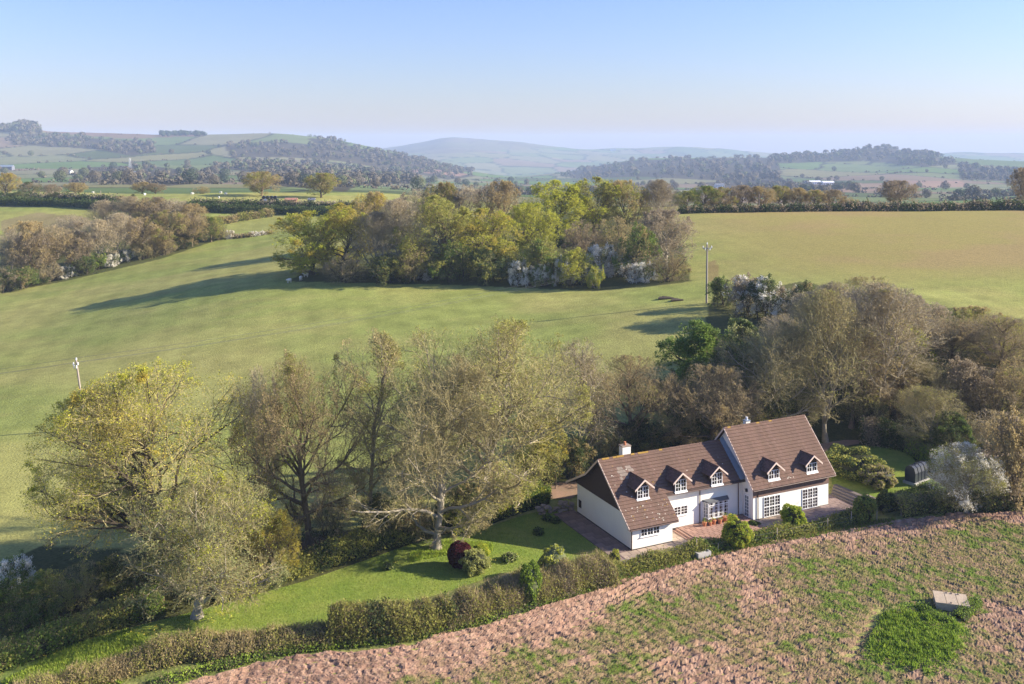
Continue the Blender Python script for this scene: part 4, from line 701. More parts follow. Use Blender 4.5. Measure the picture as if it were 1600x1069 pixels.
# dormers
def dormer(c, face, wz, wtop, hw, eave, rid, rf, sl, name='dormer'):
    db = MB(); back = lambda z: rf(z)            # b on the roof plane at height z
    V = [(c-hw*.66, face, wz-.15), (c+hw*.66, face, wz-.15), (c+hw*.66, face, eave), (c, face, rid-.12), (c-hw*.66, face, eave)]
    W = [(x, max(back(z)+.1, face+.1), z) for x, _, z in V]; n = 5
    db.add(V+W, [(i, (i+1) % n, n+(i+1) % n, n+i) for i in range(n)]); db.add(V, [(0, 1, 2), (0, 2, 4), (2, 3, 4)]); do = db.build(name, M['cladding'], house)
    for s in (-1, 1):
        k = 6; r = MB(); f0 = face-.38
        for q in range(k):
            t0 = q/k; t1 = (q+1)/k+.04; l0 = .05; l1 = .01
            P = []
            for t, l in ((t0, l0), (min(t1, 1), l1)):
                x = c+s*hw*(1-t); z = eave-.08+(rid-eave+.08)*t; P.append((x, z+l))
            nb = 9
            yb0 = back(P[0][1])+.05; yb1 = back(P[1][1])+.05
            for j in range(nb):
                g0 = j/nb; g1 = (j+1)/nb-.008; V = [(P[0][0], f0+(yb0-f0)*g0, P[0][1]), (P[0][0], f0+(yb0-f0)*g1, P[0][1]), (P[1][0], f0+(yb1-f0)*g1, P[1][1]), (P[1][0], f0+(yb1-f0)*g0, P[1][1])]
                V += [(a, b, z-.05) for a, b, z in V]; r.add(V, [(0, 1, 2, 3), (0, 4, 5, 1), (7, 6, 5, 4), (0, 3, 7, 4), (1, 5, 6, 2)])
        r.build('dormer_roof', M['tile_dark'], do)
        bb = MB(); x0 = c+s*(hw+.06); e0 = eave-.13
        bb.hexa([(x0, f0-.05, e0-.09), (c, f0-.05, rid-.09), (c, f0, rid-.09), (x0, f0, e0-.09), (x0, f0-.05, e0+.1), (c, f0-.05, rid+.11), (c, f0, rid+.11), (x0, f0, e0+.1)]); bb.build('bargeboard', M['barge'], do)
    rb = MB(); rb.tube([(c, face-.38, rid+.02), (c, back(rid)+.05, rid+.02)], .09, 6); rb.build('ridge_tiles', M['tile_dark'], do)
    window(FRONT(face), c-hw*.63, c+hw*.63, wz, wtop, 2, 2, 3 if wtop-wz > 1 else 2, parent=do, name='window_frame')
    ap = MB(); ap.hexa([(c-hw*.7, face-.2, rf_z(face-.2, sl)+.075), (c+hw*.7, face-.2, rf_z(face-.2, sl)+.075), (c+hw*.7, face, rf_z(face, sl)+.075), (c-hw*.7, face, rf_z(face, sl)+.075), (c-hw*.7, face-.2, rf_z(face-.2, sl)+.10), (c+hw*.7, face-.2, rf_z(face-.2, sl)+.10), (c+hw*.7, face, rf_z(face, sl)+.11), (c-hw*.7, face, rf_z(face, sl)+.11)]); ap.build('lead_apron', M['upvc'], do)
    return do
rf_z = lambda b, s: lz(b) if s == 'L' else rz(b)
lb = lambda z: LB-(LZ-z)/LS
rb_ = lambda z: RB-(RZ-z)/RS
for c in (2.43, 7.05, 11.65): dormer(c, 1.78, 4.2, 5.42, 1.1, 5.33, 6.12, lb, 'L')
for c in (18.18, 23.47): dormer(c, .52, 4.2, 5.15, 1.15, 5.15, 5.98, rb_, 'R')
# chimneys
c = MB(); c.box(2.6, 3.6, 5.85, 6.55, 6.4, 8.15); co = c.build('chimney', M['render_white'], house)
MB().box(2.55, 3.65, 5.8, 6.6, 8.15, 8.25).build('chimney_cap', M['stone'], co); MB().tube([(3.1, 6.2, 8.25), (3.1, 6.2, 8.6)], [.15, .12], 10).build('chimney_pot', M['terracotta'], co)
c = MB(); c.box(19.2, 19.8, 6.3, 6.8, 7.0, 8.7); co = c.build('chimney', M['render_white'], house); MB().tube([(19.5, 6.55, 8.7), (19.5, 6.55, 9.1)], [.11, .13], 8).build('flue_pot', M['upvc'], co); MB().box(19.15, 19.85, 6.25, 6.85, 8.7, 8.76).build('chimney_cap', M['lead'], co)
# lichen and droppings on the tiles
rng = np.random.default_rng(3); sp = MB(); n = 90
for q in range(n):
    a = rng.uniform(-.2, 5) if q < 60 else rng.uniform(0, 15); b = rng.uniform(-.3, 1.6) if q < 60 else rng.uniform(1.8, 5); s = rng.uniform(.03, .10); z = lz(b)+.085
    sp.add([(a-s, b-s*.5, z-s*.5*LS), (a+s, b-s*.3, z-s*.3*LS), (a+s*.7, b+s*.6, z+s*.6*LS), (a-s*.6, b+s*.5, z+s*.5*LS)], [(0, 1, 2, 3)], 0 if rng.random() < .7 else 1)
for q in range(26):
    a = rng.uniform(17, 25); b = rng.uniform(.1, 1.0); s = rng.uniform(.03, .09); z = rz(b)+.085; sp.add([(a-s, b-s*.4, z-s*.4*RS), (a+s, b-s*.3, z-s*.3*RS), (a+s*.7, b+s*.5, z+s*.5*RS), (a-s*.6, b+s*.4, z+s*.4*RS)], [(0, 1, 2, 3)], 0)
tag(sp.build('roof_lichen', [M['lichen'], M['lichen_gold']], house), kind='stuff')

# ------------------------------------------------------------ terraces and paths of slabs
M['slab'] = mat('paving_slab', (.40, .31, .24), .9, noise=[(1.2, .5, (.30, .22, .18)), (8, .5, .75)], island=.1, obj=.18)
M['slab_dark'] = mat('dark_slab', (.25, .18, .16), .9, noise=[(1.2, .5, (.18, .13, .12)), (8, .5, .75)], obj=.2)
M['brick_pave'] = mat('red_brick_paving', (.37, .225, .17), .9, noise=[(1.1, .5, (.31, .18, .14)), (9, .5, .8)], obj=.14)
M['joint'] = mat('joint_mortar', (.12, .09, .075), .95); M['sleeper'] = mat('grey_sleeper', (.17, .14, .13), .9, noise=[(3, .5, .6, (1, 8, 1))], obj=.2)
def terrace(name, a0, a1, b0, b1, z, m, sa, sb, seed, holes=None, hgt=.3):
    t = empty(name, (F0[0], F0[1], 0), TH); tag(t, kind='structure')
    MB().box(a0, a1, b0, b1, -.4, z-.03).build('bedding', M['joint'], t); rr = random.Random(seed); r = 0; b = b0; cache = {}
    while b < b1-.05:
        eb = min(b+sb, b1); a = a0-(sa*.5 if r % 2 else 0)
        while a < a1-.05:
            p0 = max(a, a0)+.02; p1 = min(a+sa, a1)-.02; a += sa
            if p1-p0 < .08 or (holes and holes((p0+p1)/2, (b+eb)/2)): continue
            key = (round(p1-p0, 2), round(eb-b, 2))
            if key not in cache:
                mb = MB(); w, d = (p1-p0)/2, (eb-b-.04)/2; mb.hexa([(-w, -d, -.05), (w, -d, -.05), (w, d, -.05), (-w, d, -.05), (-w+.01, -d+.01, 0), (w-.01, -d+.01, 0), (w-.01, d-.01, 0), (-w+.01, d-.01, 0)]); cache[key] = rawmesh('paving_slab', np.vstack(mb.v), np.vstack(mb.f), [M[m]])
            o = link('paving_slab', cache[key], t, ((p0+p1)/2, (b+eb)/2, z+rr.uniform(-.008, .008))); o.rotation_euler = (rr.uniform(-.006, .006), rr.uniform(-.006, .006), rr.uniform(-.01, .01))
        b = eb; r += 1
    return t
terrace('side_path', -2.6, -.02, -1.6, 11.6, .06, 'slab_dark', .9, .9, 1)
terrace('front_path', -1.6, 7.0, -2.6, -.02, .065, 'slab', 1.05, .87, 2)
terrace('front_path', 4.84, 7.0, .0, 2.26, .07, 'slab', .9, .75, 3)
terrace('brick_terrace', 7.0, 15.36, -2.2, 2.26, .30, 'brick_pave', .62, .62, 4, holes=lambda a, b: a > 10.2 and a < 13.5 and b > 1.75)
terrace('slab_terrace', 15.36, 20.6, -2.4, .46, .24, 'slab', .95, .95, 5)
terrace('dark_terrace', 20.6, 28.2, -2.6, .46, .245, 'slab_dark', 1.5, .38, 6)
terrace('dark_terrace', 25.9, 28.2, .46, 3.2, .25, 'slab_dark', 1.1, .38, 7)
st = empty('terrace_steps', (F0[0], F0[1], 0), TH); tag(st, 'two shallow red brick steps up to the brick terrace', 'steps')
for k in range(2): MB().box(6.35+k*.34, 6.69+k*.34, -2.2, 2.2, 0, .14+k*.10).build('step', M['brick_pave'], st)
st = empty('garden_steps', (F0[0], F0[1], 0), TH); tag(st, 'long grey sleeper steps at the right end of the cottage terrace', 'steps')
for k in range(4): MB().box(28.2+k*.42, 28.62+k*.42+.1, -2.4+k*.15, 2.6+k*.3, 0, .40+k*.17).build('step', M['sleeper'], st)
MB().box(29.9, 30.2, -2.6, -1.0, .0, 1.15).build('end_wall', M['stone'], st)
def at(a, b): p = HW(a, b); return (p[0], p[1])
def local(name, a, b, z, label, cat, group=None, rz=0, kind=None):
    p = HW(a, b); o = empty(name, (p[0], p[1], z), TH+rz); tag(o, label, cat, group, kind); return o
# terracotta pots under the bow window
plab = ['terracotta pot nearest the downpipe, with a dark spiky plant', 'small terracotta pot left of the bow window base', 'tallest terracotta pot under the bow window', 'terracotta pot with dry stems under the bow window middle', 'wide terracotta bowl of green shoots under the bow window', 'lone terracotta pot right of the bow window']
rng = np.random.default_rng(12)
for i, (a, s) in enumerate([(9.75, .24), (10.35, .20), (10.95, .25), (11.6, .24), (12.45, .30), (13.55, .26)]):
    o = local('plant_pot', a, 1.35-.15*(i % 2), .30, plab[i], 'plant pot', 'terracotta pots on the brick terrace')
    m = MB(); m.tube([(0, 0, 0), (0, 0, s*1.5), (0, 0, s*1.5), (0, 0, s*1.8)], [s*.7, s*.95, s*1.08, s*1.08], 14); m.build('pot', M['terracotta'], o, smooth=False)
    P = np.c_[rng.normal(0, s*.45, (60, 2)), s*1.8+rng.uniform(0, s*(1.6 if i in (0, 4) else .8), 60)]; V, F = cards(P, .09, rng); l = MB(); l.add(V, F); l.build('plant', M['green_leaf' if i in (0, 4) else 'olive_leaf'], o)
# stone edging slabs in front of the lawn
ed = empty('stone_edging', (*G(880, 888), 0)); ed.rotation_euler = (0, 0, .12); tag(ed, 'row of square stone slabs edging the lawn left of the cottage path', 'edging')
for k in range(9): MB().box(k*.98-.6, k*.98+.34, -.3, .45, -.2, .30-.01*(k % 3)).build('stone', M['slab'], ed)

# ------------------------------------------------------------ hedges and shrubs
def hedge(name, pts, width, height, mats, label, n=16000, ls=.2, core='core_leaf', wob=.35, stems='twig_brown', ntw=3000, world=False, seed=1, hvar=.3, cat='hedge', box=False):
    rng = np.random.default_rng(seed); P = np.array(pts if world else GV(pts)); seg = np.hypot(*np.diff(P, axis=0).T); cum = np.r_[0, np.cumsum(seg)]; Lt = cum[-1]
    def at_(s):
        s = np.clip(s, 0, Lt); i = np.clip(np.searchsorted(cum, s)-1, 0, len(seg)-1); f = ((s-cum[i])/seg[i])[:, None]; d = (P[i+1]-P[i])/seg[i][:, None]; return P[i]*(1-f)+P[i+1]*f, np.c_[-d[:, 1], d[:, 0]]
    root = empty(name, (*P[0], 0)); tag(root, label, cat); o = np.array([*P[0], 0.])
    hh = lambda s, sd=0: height*(1+.15*(not box)-hvar/2+hvar*3.2*(fbm(s, s*0+seed, 2.6, 4, seed)-.42))
    ww = lambda s: width*(1-.2+.8*wob*(fbm(s, s*0+9+seed, 2.5, 2, seed+4)-.3)*2)
    ex = .35 if box else .75
    def shell(m, shrink, inner=0):
        s = rng.uniform(0, Lt, m); c, nrm = at_(s); a = rng.uniform(0, math.pi, m); r = shrink-inner*rng.random(m)**2
        ca, sa = np.cos(a), np.sin(a); x = np.sign(ca)*np.abs(ca)**ex*ww(s)/2*r; z = np.abs(sa)**ex*hh(s)*r
        q = c+nrm*x[:, None]; return np.c_[q, hz(q[:, 0], q[:, 1])+z]-o, s
    fol = MB(); q, s = shell(n, 1.04, .3); q += rng.normal(0, ls*(.45 if box else 1.0), q.shape); V, F = cards(q, ls, rng)
    mix = fbm(s, s*0, 1.7, 3, seed+7)+rng.normal(0, .12, n)+.0; k = (mix > .5).astype(int)
    fol.add(V, F[k == 0], 0); fol.add(V, F[k == 1], 1)
    q, s = shell(ntw, .95, .2); d = rng.normal(size=(ntw, 3)); d[:, 2] = np.abs(d[:, 2])+.6; d /= np.linalg.norm(d, axis=1, keepdims=True); e = q+d*rng.uniform(.25, 1.1, ntw)[:, None]*min(1, height/1.6)*(.5 if box else 1); w = rng.normal(size=d.shape); w = np.cross(d, w); w /= np.linalg.norm(w, axis=1, keepdims=True); w *= .014
    fol.add(np.stack([q-w, q+w, e], 1).reshape(-1, 3), np.arange(ntw*3).reshape(-1, 3), 2)
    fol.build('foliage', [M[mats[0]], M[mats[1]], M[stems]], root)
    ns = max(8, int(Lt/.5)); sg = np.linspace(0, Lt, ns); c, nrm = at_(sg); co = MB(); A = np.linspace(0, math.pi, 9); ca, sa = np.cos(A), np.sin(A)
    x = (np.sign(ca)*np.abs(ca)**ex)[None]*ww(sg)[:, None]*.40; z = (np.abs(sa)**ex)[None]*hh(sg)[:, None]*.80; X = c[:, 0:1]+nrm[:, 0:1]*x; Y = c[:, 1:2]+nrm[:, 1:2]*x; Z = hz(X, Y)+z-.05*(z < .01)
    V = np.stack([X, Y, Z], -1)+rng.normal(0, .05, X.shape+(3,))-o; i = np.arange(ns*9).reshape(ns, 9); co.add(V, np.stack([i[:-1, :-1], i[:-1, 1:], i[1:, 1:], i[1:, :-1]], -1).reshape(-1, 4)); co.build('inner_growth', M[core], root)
    return root
# long hedge above the lawn, in three characters, and the boundary hedge by the red field
hedge('hedge', [(-60,1062),(0,1035),(60,1018),(120,992),(180,970),(250,948)], 3.0, 1.3, ('green_leaf', 'olive_leaf'), 'low leafy green hedge between the earth path and the lawn at bottom left', 15000, .17, seed=1)
hedge('hedge', [(330,936),(400,915),(470,892),(540,870),(600,850),(650,838)], 3.2, 1.35, ('dark_leaf', 'olive_leaf'), 'long dark green hedge above the lawn, left of the bare leaning tree', 20000, .17, seed=2, wob=.2)
hedge('hedge', [(700,838),(760,815),(800,800),(852,782)], 2.6, 1.9, ('green_leaf', 'yellow_green_leaf'), 'square clipped green hedge running up to the driveway beside the lawn', 19000, .14, seed=3, wob=.05, hvar=.06, box=True, ntw=400)
hedge('hedge', [(-40,1130),(60,1095),(150,1062),(230,1040),(300,1020),(360,1018),(430,1008),(520,1000)], 3.2, 1.25, ('tan_leaf', 'olive_leaf'), 'low brown bramble hedge between the lawn and the red field, bottom left', 18000, .12, seed=4, ntw=9000, stems='twig_brown', hvar=.5)
hedge('hedge', [(516,1000),(580,996),(640,988),(705,972)], 3.0, 2.1, ('dark_leaf', 'olive_leaf'), 'tall dark squared hedge at the red field edge between two brown stretches', 19000, .15, seed=5, wob=.4, hvar=.5, ntw=6000)
hedge('hedge', [(690,975),(770,952),(830,935),(890,920),(950,905)], 3.7, 1.9, ('mauve_leaf', 'olive_leaf'), 'ragged bare brown hedge between the tall hedge and the cottage path', 20000, .12, seed=6, ntw=16000, stems='twig_brown', hvar=.8)
hedge('hedge', [(958,900),(1010,884),(1060,872),(1120,858),(1170,848),(1220,838),(1280,826),(1340,812)], 1.9, .85, ('green_leaf', 'olive_leaf'), 'low bramble and grass hedge below the cottage terraces', 17000, .15, seed=7, hvar=.5)
hedge('grass_verge', [(230,1075),(330,1047),(420,1024),(520,1010),(620,1001),(700,984),(780,965),(860,940),(940,915)], 1.2, .4, ('green_leaf', 'bright_leaf'), 'strip of rough green weeds along the edge of the red soil', 9000, .13, seed=8, cat='verge')
hedge('hedge', [(1400,806),(1450,798),(1500,795),(1560,792),(1620,788)], 2.6, 1.6, ('olive_leaf', 'dark_leaf'), 'dark scrubby hedge under the blossom tree at the red field', 11000, .17, seed=9, ntw=5000)
hedge('hedge', [(1345,688),(1385,692),(1425,700)], 3.6, 2.3, ('mauve_leaf', 'dark_leaf'), 'rounded russet hedge beyond the small right lawn', 13000, .17, seed=10, wob=.1, ntw=2000)
hedge('hedge', [(1425,705),(1450,718),(1478,735)], 2.6, 1.6, ('green_leaf', 'bright_leaf'), 'green hedge between the russet hedge and the oil tank', 7000, .17, seed=11)
hedge('hedge', [(1395,795),(1430,785),(1462,775)], 3.0, 1.0, ('green_leaf', 'dark_leaf'), 'low dark green bank of shrubs left of the blossom tree trunk', 9000, .17, seed=12)
# field hedges farther off
hedge('field_hedge', [(1062,334),(1130,332),(1220,331),(1320,330)], 2.2, 1.6, ('dark_leaf', 'mauve_leaf'), 'lower left stretch of the dark hedge along the top of the right field', 12000, .42, seed=13, core='far_dark', ntw=1500)
hedge('field_hedge', [(1322,330),(1400,330),(1500,329),(1680,330)], 2.4, 2.2, ('dark_leaf', 'mauve_leaf'), 'taller right stretch of the dark hedge along the top of the right field', 14000, .45, seed=14, core='far_dark', ntw=1500)
hedge('field_hedge', [(-30,320),(60,322),(150,326),(230,329),(310,331),(420,334),(540,337)], 2.4, 2.4, ('dark_leaf', 'dark_leaf'), 'near dark hedge of the lane across the left fields', 14000, .45, seed=15, core='far_dark', ntw=1500)
hedge('field_hedge', [(-30,310),(100,314),(185,318)], 2.4, 2.2, ('dark_leaf', 'mauve_leaf'), 'far dark hedge of the lane at the left edge', 7000, .5, seed=16, core='far_dark', ntw=500)
hedge('field_hedge', [(300,322),(400,323),(520,326),(620,327)], 2.2, 1.9, ('dark_leaf', 'mauve_leaf'), 'far dark hedge of the lane just below the wrapped bales', 7000, .5, seed=17, core='far_dark', ntw=500)
hedge('field_hedge', [(338,352),(375,345),(425,338)], 2.5, 2.0, ('tan_leaf', 'olive_leaf'), 'clipped brown hedge running from the left wood towards the lane', 6000, .35, seed=18, core='far_dark', ntw=500)
hedge('field_hedge', [(355,373),(390,370),(425,365)], 2.0, .8, ('tan_leaf', 'blossom'), 'short low brown hedge stub at the corner of the pasture', 3000, .3, seed=19, core='far_dark', ntw=500)
def dome(px, pb, w, h, mats, label, name='shrub', n=5200, ls=.11, core='core_leaf', seed=1, lumpy=.45, cat='shrub'):
    X, Y = G(px, pb); z = float(hz(X, Y)); Wd = w*Y/FPX; H = h*Y/FPX; rng = np.random.default_rng(seed); r = empty(name, (X, Y+Wd*.35, z)); tag(r, label, cat)
    d = rng.normal(size=(n, 3)); d /= np.linalg.norm(d, axis=1, keepdims=True); lump = 1+lumpy*(fbm(d[:, 0]*2+5, d[:, 1]*2+d[:, 2]*2, .8, 2, seed)-.5)*2; q = d*np.array([Wd/2, Wd/2, H/2])*(lump*rng.uniform(.86, 1.02, n))[:, None]; q[:, 2] += H/2
    V, F = cards(q, ls, rng); m = MB(); k = rng.random(n) < .5; m.add(V, F[k], 0); m.add(V, F[~k], 1); m.build('foliage', [M[mats[0]], M[mats[1]]], r)
    import bmesh
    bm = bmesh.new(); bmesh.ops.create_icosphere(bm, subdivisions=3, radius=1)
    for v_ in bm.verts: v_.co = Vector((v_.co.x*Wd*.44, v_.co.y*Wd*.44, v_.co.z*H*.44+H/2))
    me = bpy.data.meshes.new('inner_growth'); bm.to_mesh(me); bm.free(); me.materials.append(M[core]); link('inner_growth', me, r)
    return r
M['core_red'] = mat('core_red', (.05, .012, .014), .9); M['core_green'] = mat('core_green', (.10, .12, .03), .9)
dome(718, 893, 40, 41, ('red_leaf', 'red_leaf'), 'round dark red clipped shrub on the lawn', core='core_red', n=8000, seed=2, lumpy=.12)
dome(752, 876, 27, 22, ('bright_leaf', 'yellow_green_leaf'), 'small smooth bright green dome behind the dark red shrub', core='core_green', seed=3, n=6500, lumpy=.12)
dome(742, 902, 42, 36, ('grey_green_leaf', 'olive_leaf'), 'grey green feathery mound right of the dark red shrub', seed=4, n=6500)
dome(1155, 860, 42, 44, ('bright_leaf', 'yellow_green_leaf'), 'bright green rounded bush below the brick terrace', seed=5, n=8000, ls=.13)
dome(1244, 828, 36, 32, ('bright_leaf', 'lime_leaf'), 'yellow green bush in front of the slab terrace', seed=6, n=6000, ls=.15)
dome(1355, 820, 32, 42, ('olive_leaf', 'green_leaf'), 'brownish clipped shrub at the end of the sleeper steps', seed=7, n=6000, ls=.14)
dome(1388, 806, 32, 34, ('olive_leaf', 'dark_leaf'), 'darker round shrub right of the clipped brownish shrub', seed=8, n=5500, ls=.14)
dome(1345, 757, 82, 46, ('olive_leaf', 'dark_leaf'), 'big dark spreading shrub on the right lawn beside the white gate', seed=9, n=14000, ls=.2)
dome(1378, 768, 52, 36, ('olive_leaf', 'mauve_leaf'), 'dark brownish mound at the lower end of the big lawn shrub', seed=10, n=9000, ls=.18)
dome(1180, 826, 16, 9, ('green_leaf', 'dark_leaf'), 'small low shrub at the corner of the tall wing', seed=11, n=1200, ls=.12)
dome(868, 912, 46, 50, ('grey_green_leaf', 'lime_leaf'), 'pale lime shrub in the hedge below the lawn corner', seed=12, n=4500, ls=.2, core='far_green')
dome(828, 950, 34, 62, ('bright_leaf', 'green_leaf'), 'bright green leafy shrub low in the ragged hedge', seed=13, n=4500, ls=.18, core='far_green')
dome(962, 886, 16, 24, ('lime_leaf', 'olive_leaf'), 'little yellow shrub at the cottage path corner', seed=14, n=1200, ls=.13)
dome(1092, 862, 22, 18, ('bright_leaf', 'green_leaf'), 'green plant in the stone trough below the steps', seed=15, n=1200, ls=.12)
dome(605, 893, 16, 10, ('green_leaf', 'grey_green_leaf'), 'clump of daffodil leaves on the lawn left of the domes', seed=16, n=900, ls=.14)
dome(797, 880, 24, 12, ('green_leaf', 'grey_green_leaf'), 'clump of pale flowering plants on the lawn right of the domes', seed=17, n=900, ls=.14)
dome(841, 838, 16, 11, ('green_leaf', 'dark_leaf'), 'dark leafy clump on the shaded lawn, nearest the domes', seed=18, n=700, ls=.14)
dome(855, 816, 18, 9, ('green_leaf', 'dark_leaf'), 'dark leafy clump on the shaded lawn, left of the pair', seed=19, n=700, ls=.14)
dome(869, 820, 14, 9, ('green_leaf', 'dark_leaf'), 'dark leafy clump on the shaded lawn, right of the pair', seed=20, n=700, ls=.14)
# rough grass and flowers
def scatter(poly, n, h, w, mats, label, name='grass', cat='grass', seed=1, lift=0):
    rng = np.random.default_rng(seed); P = np.array(GV(poly)); lo, hi = P.min(0), P.max(0); q = rng.uniform(lo, hi, (n*4, 2)); q = q[inpoly(q[:, 0], q[:, 1], P)][:n]
    V, F = blades(np.c_[q, hz(q[:, 0], q[:, 1])+lift], h*np.ones(len(q)), w, rng); m = MB(); k = rng.random(len(F)) < .6; m.add(V, F[k], 0); m.add(V, F[~k], 1); tag(m.build(name, [M[mats[0]], M[mats[1]]]), label, cat, kind='stuff')
M['lawn_blade'] = mat('lawn_blade', (.23, .32, .05), .8, island=.35, spec=.1, translucent=.3); M['lawn_blade2'] = mat('lawn_blade_light', (.30, .36, .06), .8, island=.35, spec=.1, translucent=.3)
scatter(LAWN, 42000, .09, .07, ('lawn_blade', 'lawn_blade2'), 'mown grass of the long lawn below the hedge', seed=1, lift=.03)
scatter([(0,1069),(110,1012),(200,985),(230,1000),(190,1069)], 14000, .28, .14, ('bright_leaf', 'lawn_blade2'), 'rough bright weeds at the bottom left end of the lawn', seed=2)
scatter([(640,866),(700,845),(770,850),(770,862),(690,870),(640,880)], 5000, .25, .10, ('bright_leaf', 'lawn_blade2'), 'daffodil foliage round the foot of the bare leaning tree', 'foliage', 'foliage', seed=3)
scatter([(870,900),(960,880),(1100,868),(1330,815),(1400,808),(1400,820),(1200,852),(1050,886),(950,922)], 16000, .3, .1, ('grass_blade', 'dry_blade'), 'rough grass along the fence below the terraces', seed=4)
fl = MB(); rng = np.random.default_rng(8)
for px, py in [(212,990),(218,994),(240,985),(246,986),(250,990),(228,996),(620,882),(650,872),(740,872),(750,870),(763,868),(772,878),(802,872),(808,870),(70,1030),(85,1025)]:
    X, Y = G(px, py); q = np.c_[rng.normal(X, .18, 6), rng.normal(Y, .18, 6), np.full(6, float(hz(X, Y))+.28)]; V, F = cards(q, .12, rng); fl.add(V, F)
tag(fl.build('daffodils', M['yellow_petal']), 'scattered yellow daffodils in the lawn', 'flowers', kind='stuff')
# ------------------------------------------------------------ poles and wires
M['pole'] = mat('weathered_pole', (.34, .29, .25), .85, noise=[(2, .5, .7, (6, 6, .5))]); M['porcelain'] = mat('porcelain', (.85, .85, .85), .2); M['iron'] = mat('galvanised_iron', (.38, .38, .38), .5, metallic=.3); M['wire'] = mat('grey_wire', (.16, .16, .16), .5)
def pole(px, pb, pt, ptx, label, arms=True, r=.17, name='utility_pole', Y=None, aw=1.):
    X, Y = G(px, pb) if Y is None else ((px-CX)/FPX*Y, Y)
    z = float(hz(X, Y)); H = CH-(pt-CY)*Y/FPX-z; dx = (ptx-CX)/FPX*Y-X; o = empty(name, (X, Y, z)); tag(o, label, 'utility pole')
    MB().tube([(0, 0, -.3), (dx*.5, 0, H*.5), (dx, 0, H)], [r*1.15, r, r*.8], 10).build('shaft', M['pole'], o, smooth=True); tips = []
    if arms:
        MB().box(dx-.85*aw, dx+.85*aw, -.22, -.12, H-.75, H-.62).build('crossarm', M['iron'], o)
        MB().tube([(dx-.8*aw, -.17, H-.7), (dx, -.1, H-1.3)], .03, 5).build('brace', M['iron'], o); MB().tube([(dx+.8*aw, -.17, H-.7), (dx, -.1, H-1.3)], .03, 5).build('brace', M['iron'], o)
        for q in (-.78*aw, 0, .78*aw):
            zb = H-.62 if q else H; m = MB(); m.tube([(dx+q, -.17 if q else 0, zb), (dx+q, -.17 if q else 0, zb+.12), (dx+q, -.17 if q else 0, zb+.12), (dx+q, -.17 if q else 0, zb+.24), (dx+q, -.17 if q else 0, zb+.24), (dx+q, -.17 if q else 0, zb+.38)], [.09, .15, .08, .14, .07, .08], 8); m.build('insulator', M['porcelain'], o); tips.append((X+dx+q, Y-.17, z+zb+.36))
        for q in (-.4*aw, .45*aw): MB().tube([(dx+q, -.3, H-.62), (dx+q, -.32, H-1.05)], .07, 7).build('insulator', M['porcelain'], o)
    return tips
t2 = pole(1104, 474, 382, 1105, 'tall pale pole with white insulators beside the dark blackthorn thicket')
t1 = pole(134, 672, 563, 119, 'leaning pole rising behind the big leafy oak at left', aw=.4, r=.15)
pole(1186, 329, 300, 1186, 'short pole in front of the little wood beyond the right field', arms=False)
pole(1469, 318, 283, 1472, 'leaning dark pole beyond the right field hedge', arms=False)
pole(158, 314, 298, 157, 'thin distant pole in the sheep field', arms=False, r=.12)
wl = ['front wire from the leaning left pole to the tall pale pole', 'middle wire from the leaning left pole to the tall pale pole', 'rear wire from the leaning left pole to the tall pale pole']
for i, (a, b) in enumerate(zip(t1, t2)):
    a = np.array(a); b = np.array(b); P = [tuple(a+(b-a)*t-np.array([0, 0, 3.2*4*t*(1-t)*.5])) for t in np.linspace(0, 1, 30)]; tag(MB().tube(P, .013, 4).build('power_line', M['wire']), wl[i], 'wire', 'wires between the two poles')
for i, b in enumerate(t1):
    b = np.array(b); a = b+np.array([-70, -12, -1.5]); P = [tuple(a+(b-a)*t-np.array([0, 0, 4*t*(1-t)*2.])) for t in np.linspace(0, 1, 20)]; tag(MB().tube(P, .013, 4).build('power_line', M['wire']), ['front', 'middle', 'rear'][i]+' wire leaving the leaning left pole towards the left edge', 'wire', 'wires left of the leaning pole')
# ------------------------------------------------------------ garden things
M['tank'] = mat('dark_tank_plastic', (.028, .034, .05), .35, spec=.6); M['block'] = mat('concrete_block', (.45, .43, .40), .9, noise=[(5, .5, .75)]); M['timber'] = mat('grey_timber', (.38, .32, .27), .85, noise=[(3, .5, .7)]); M['white_paint'] = mat('white_gate_paint', (.75, .75, .74), .6)
X, Y = G(1432, 752); z0 = float(hz(X, Y)); tk = empty('oil_tank', (X, Y, z0), R(38)); tag(tk, 'dark ribbed plastic oil tank on a pale block base in the right garden', 'oil tank')
MB().box(-1.55, 1.55, -.8, .8, -.1, .22).build('block_base', M['block'], tk)
m = MB()
for k in range(4):
    x0 = -1.4+k*.72; P = [(-.62, .24), (.62, .24), (.66, 1.3), (.5, 1.85), (.2, 2.05), (-.2, 2.05), (-.5, 1.85), (-.66, 1.3)]; m.prism(P, x0, x0+.56)
P = [(-.52, .26), (.52, .26), (.54, 1.25), (.4, 1.7), (-.4, 1.7), (-.54, 1.25)]; m.prism(P, -1.3, 1.25); m.build('tank_body', M['tank'], tk)
MB().tube([(-.2, 0, 2.03), (-.2, 0, 2.14)], .18, 10).build('filler_cap', M['tank'], tk)
X, Y = G(1303, 727); gt = empty('garden_gate', (X, Y, float(hz(X, Y))), R(20)); tag(gt, 'white five bar gate beside the right end of the tall wing', 'gate')
for k in range(5): MB().box(-1.5, 1.5, -.03, .03, .25+k*.24, .34+k*.24).build('bar', M['white_paint'], gt)
for x in (-1.5, 1.44, 0): MB().box(x, x+.09, -.045, .045, .2, 1.4).build('upright', M['white_paint'], gt)
MB().tube([(1.7, 0, -.1), (1.7, 0, 1.6)], .1, 8).build('gate_post', M['timber'], gt)
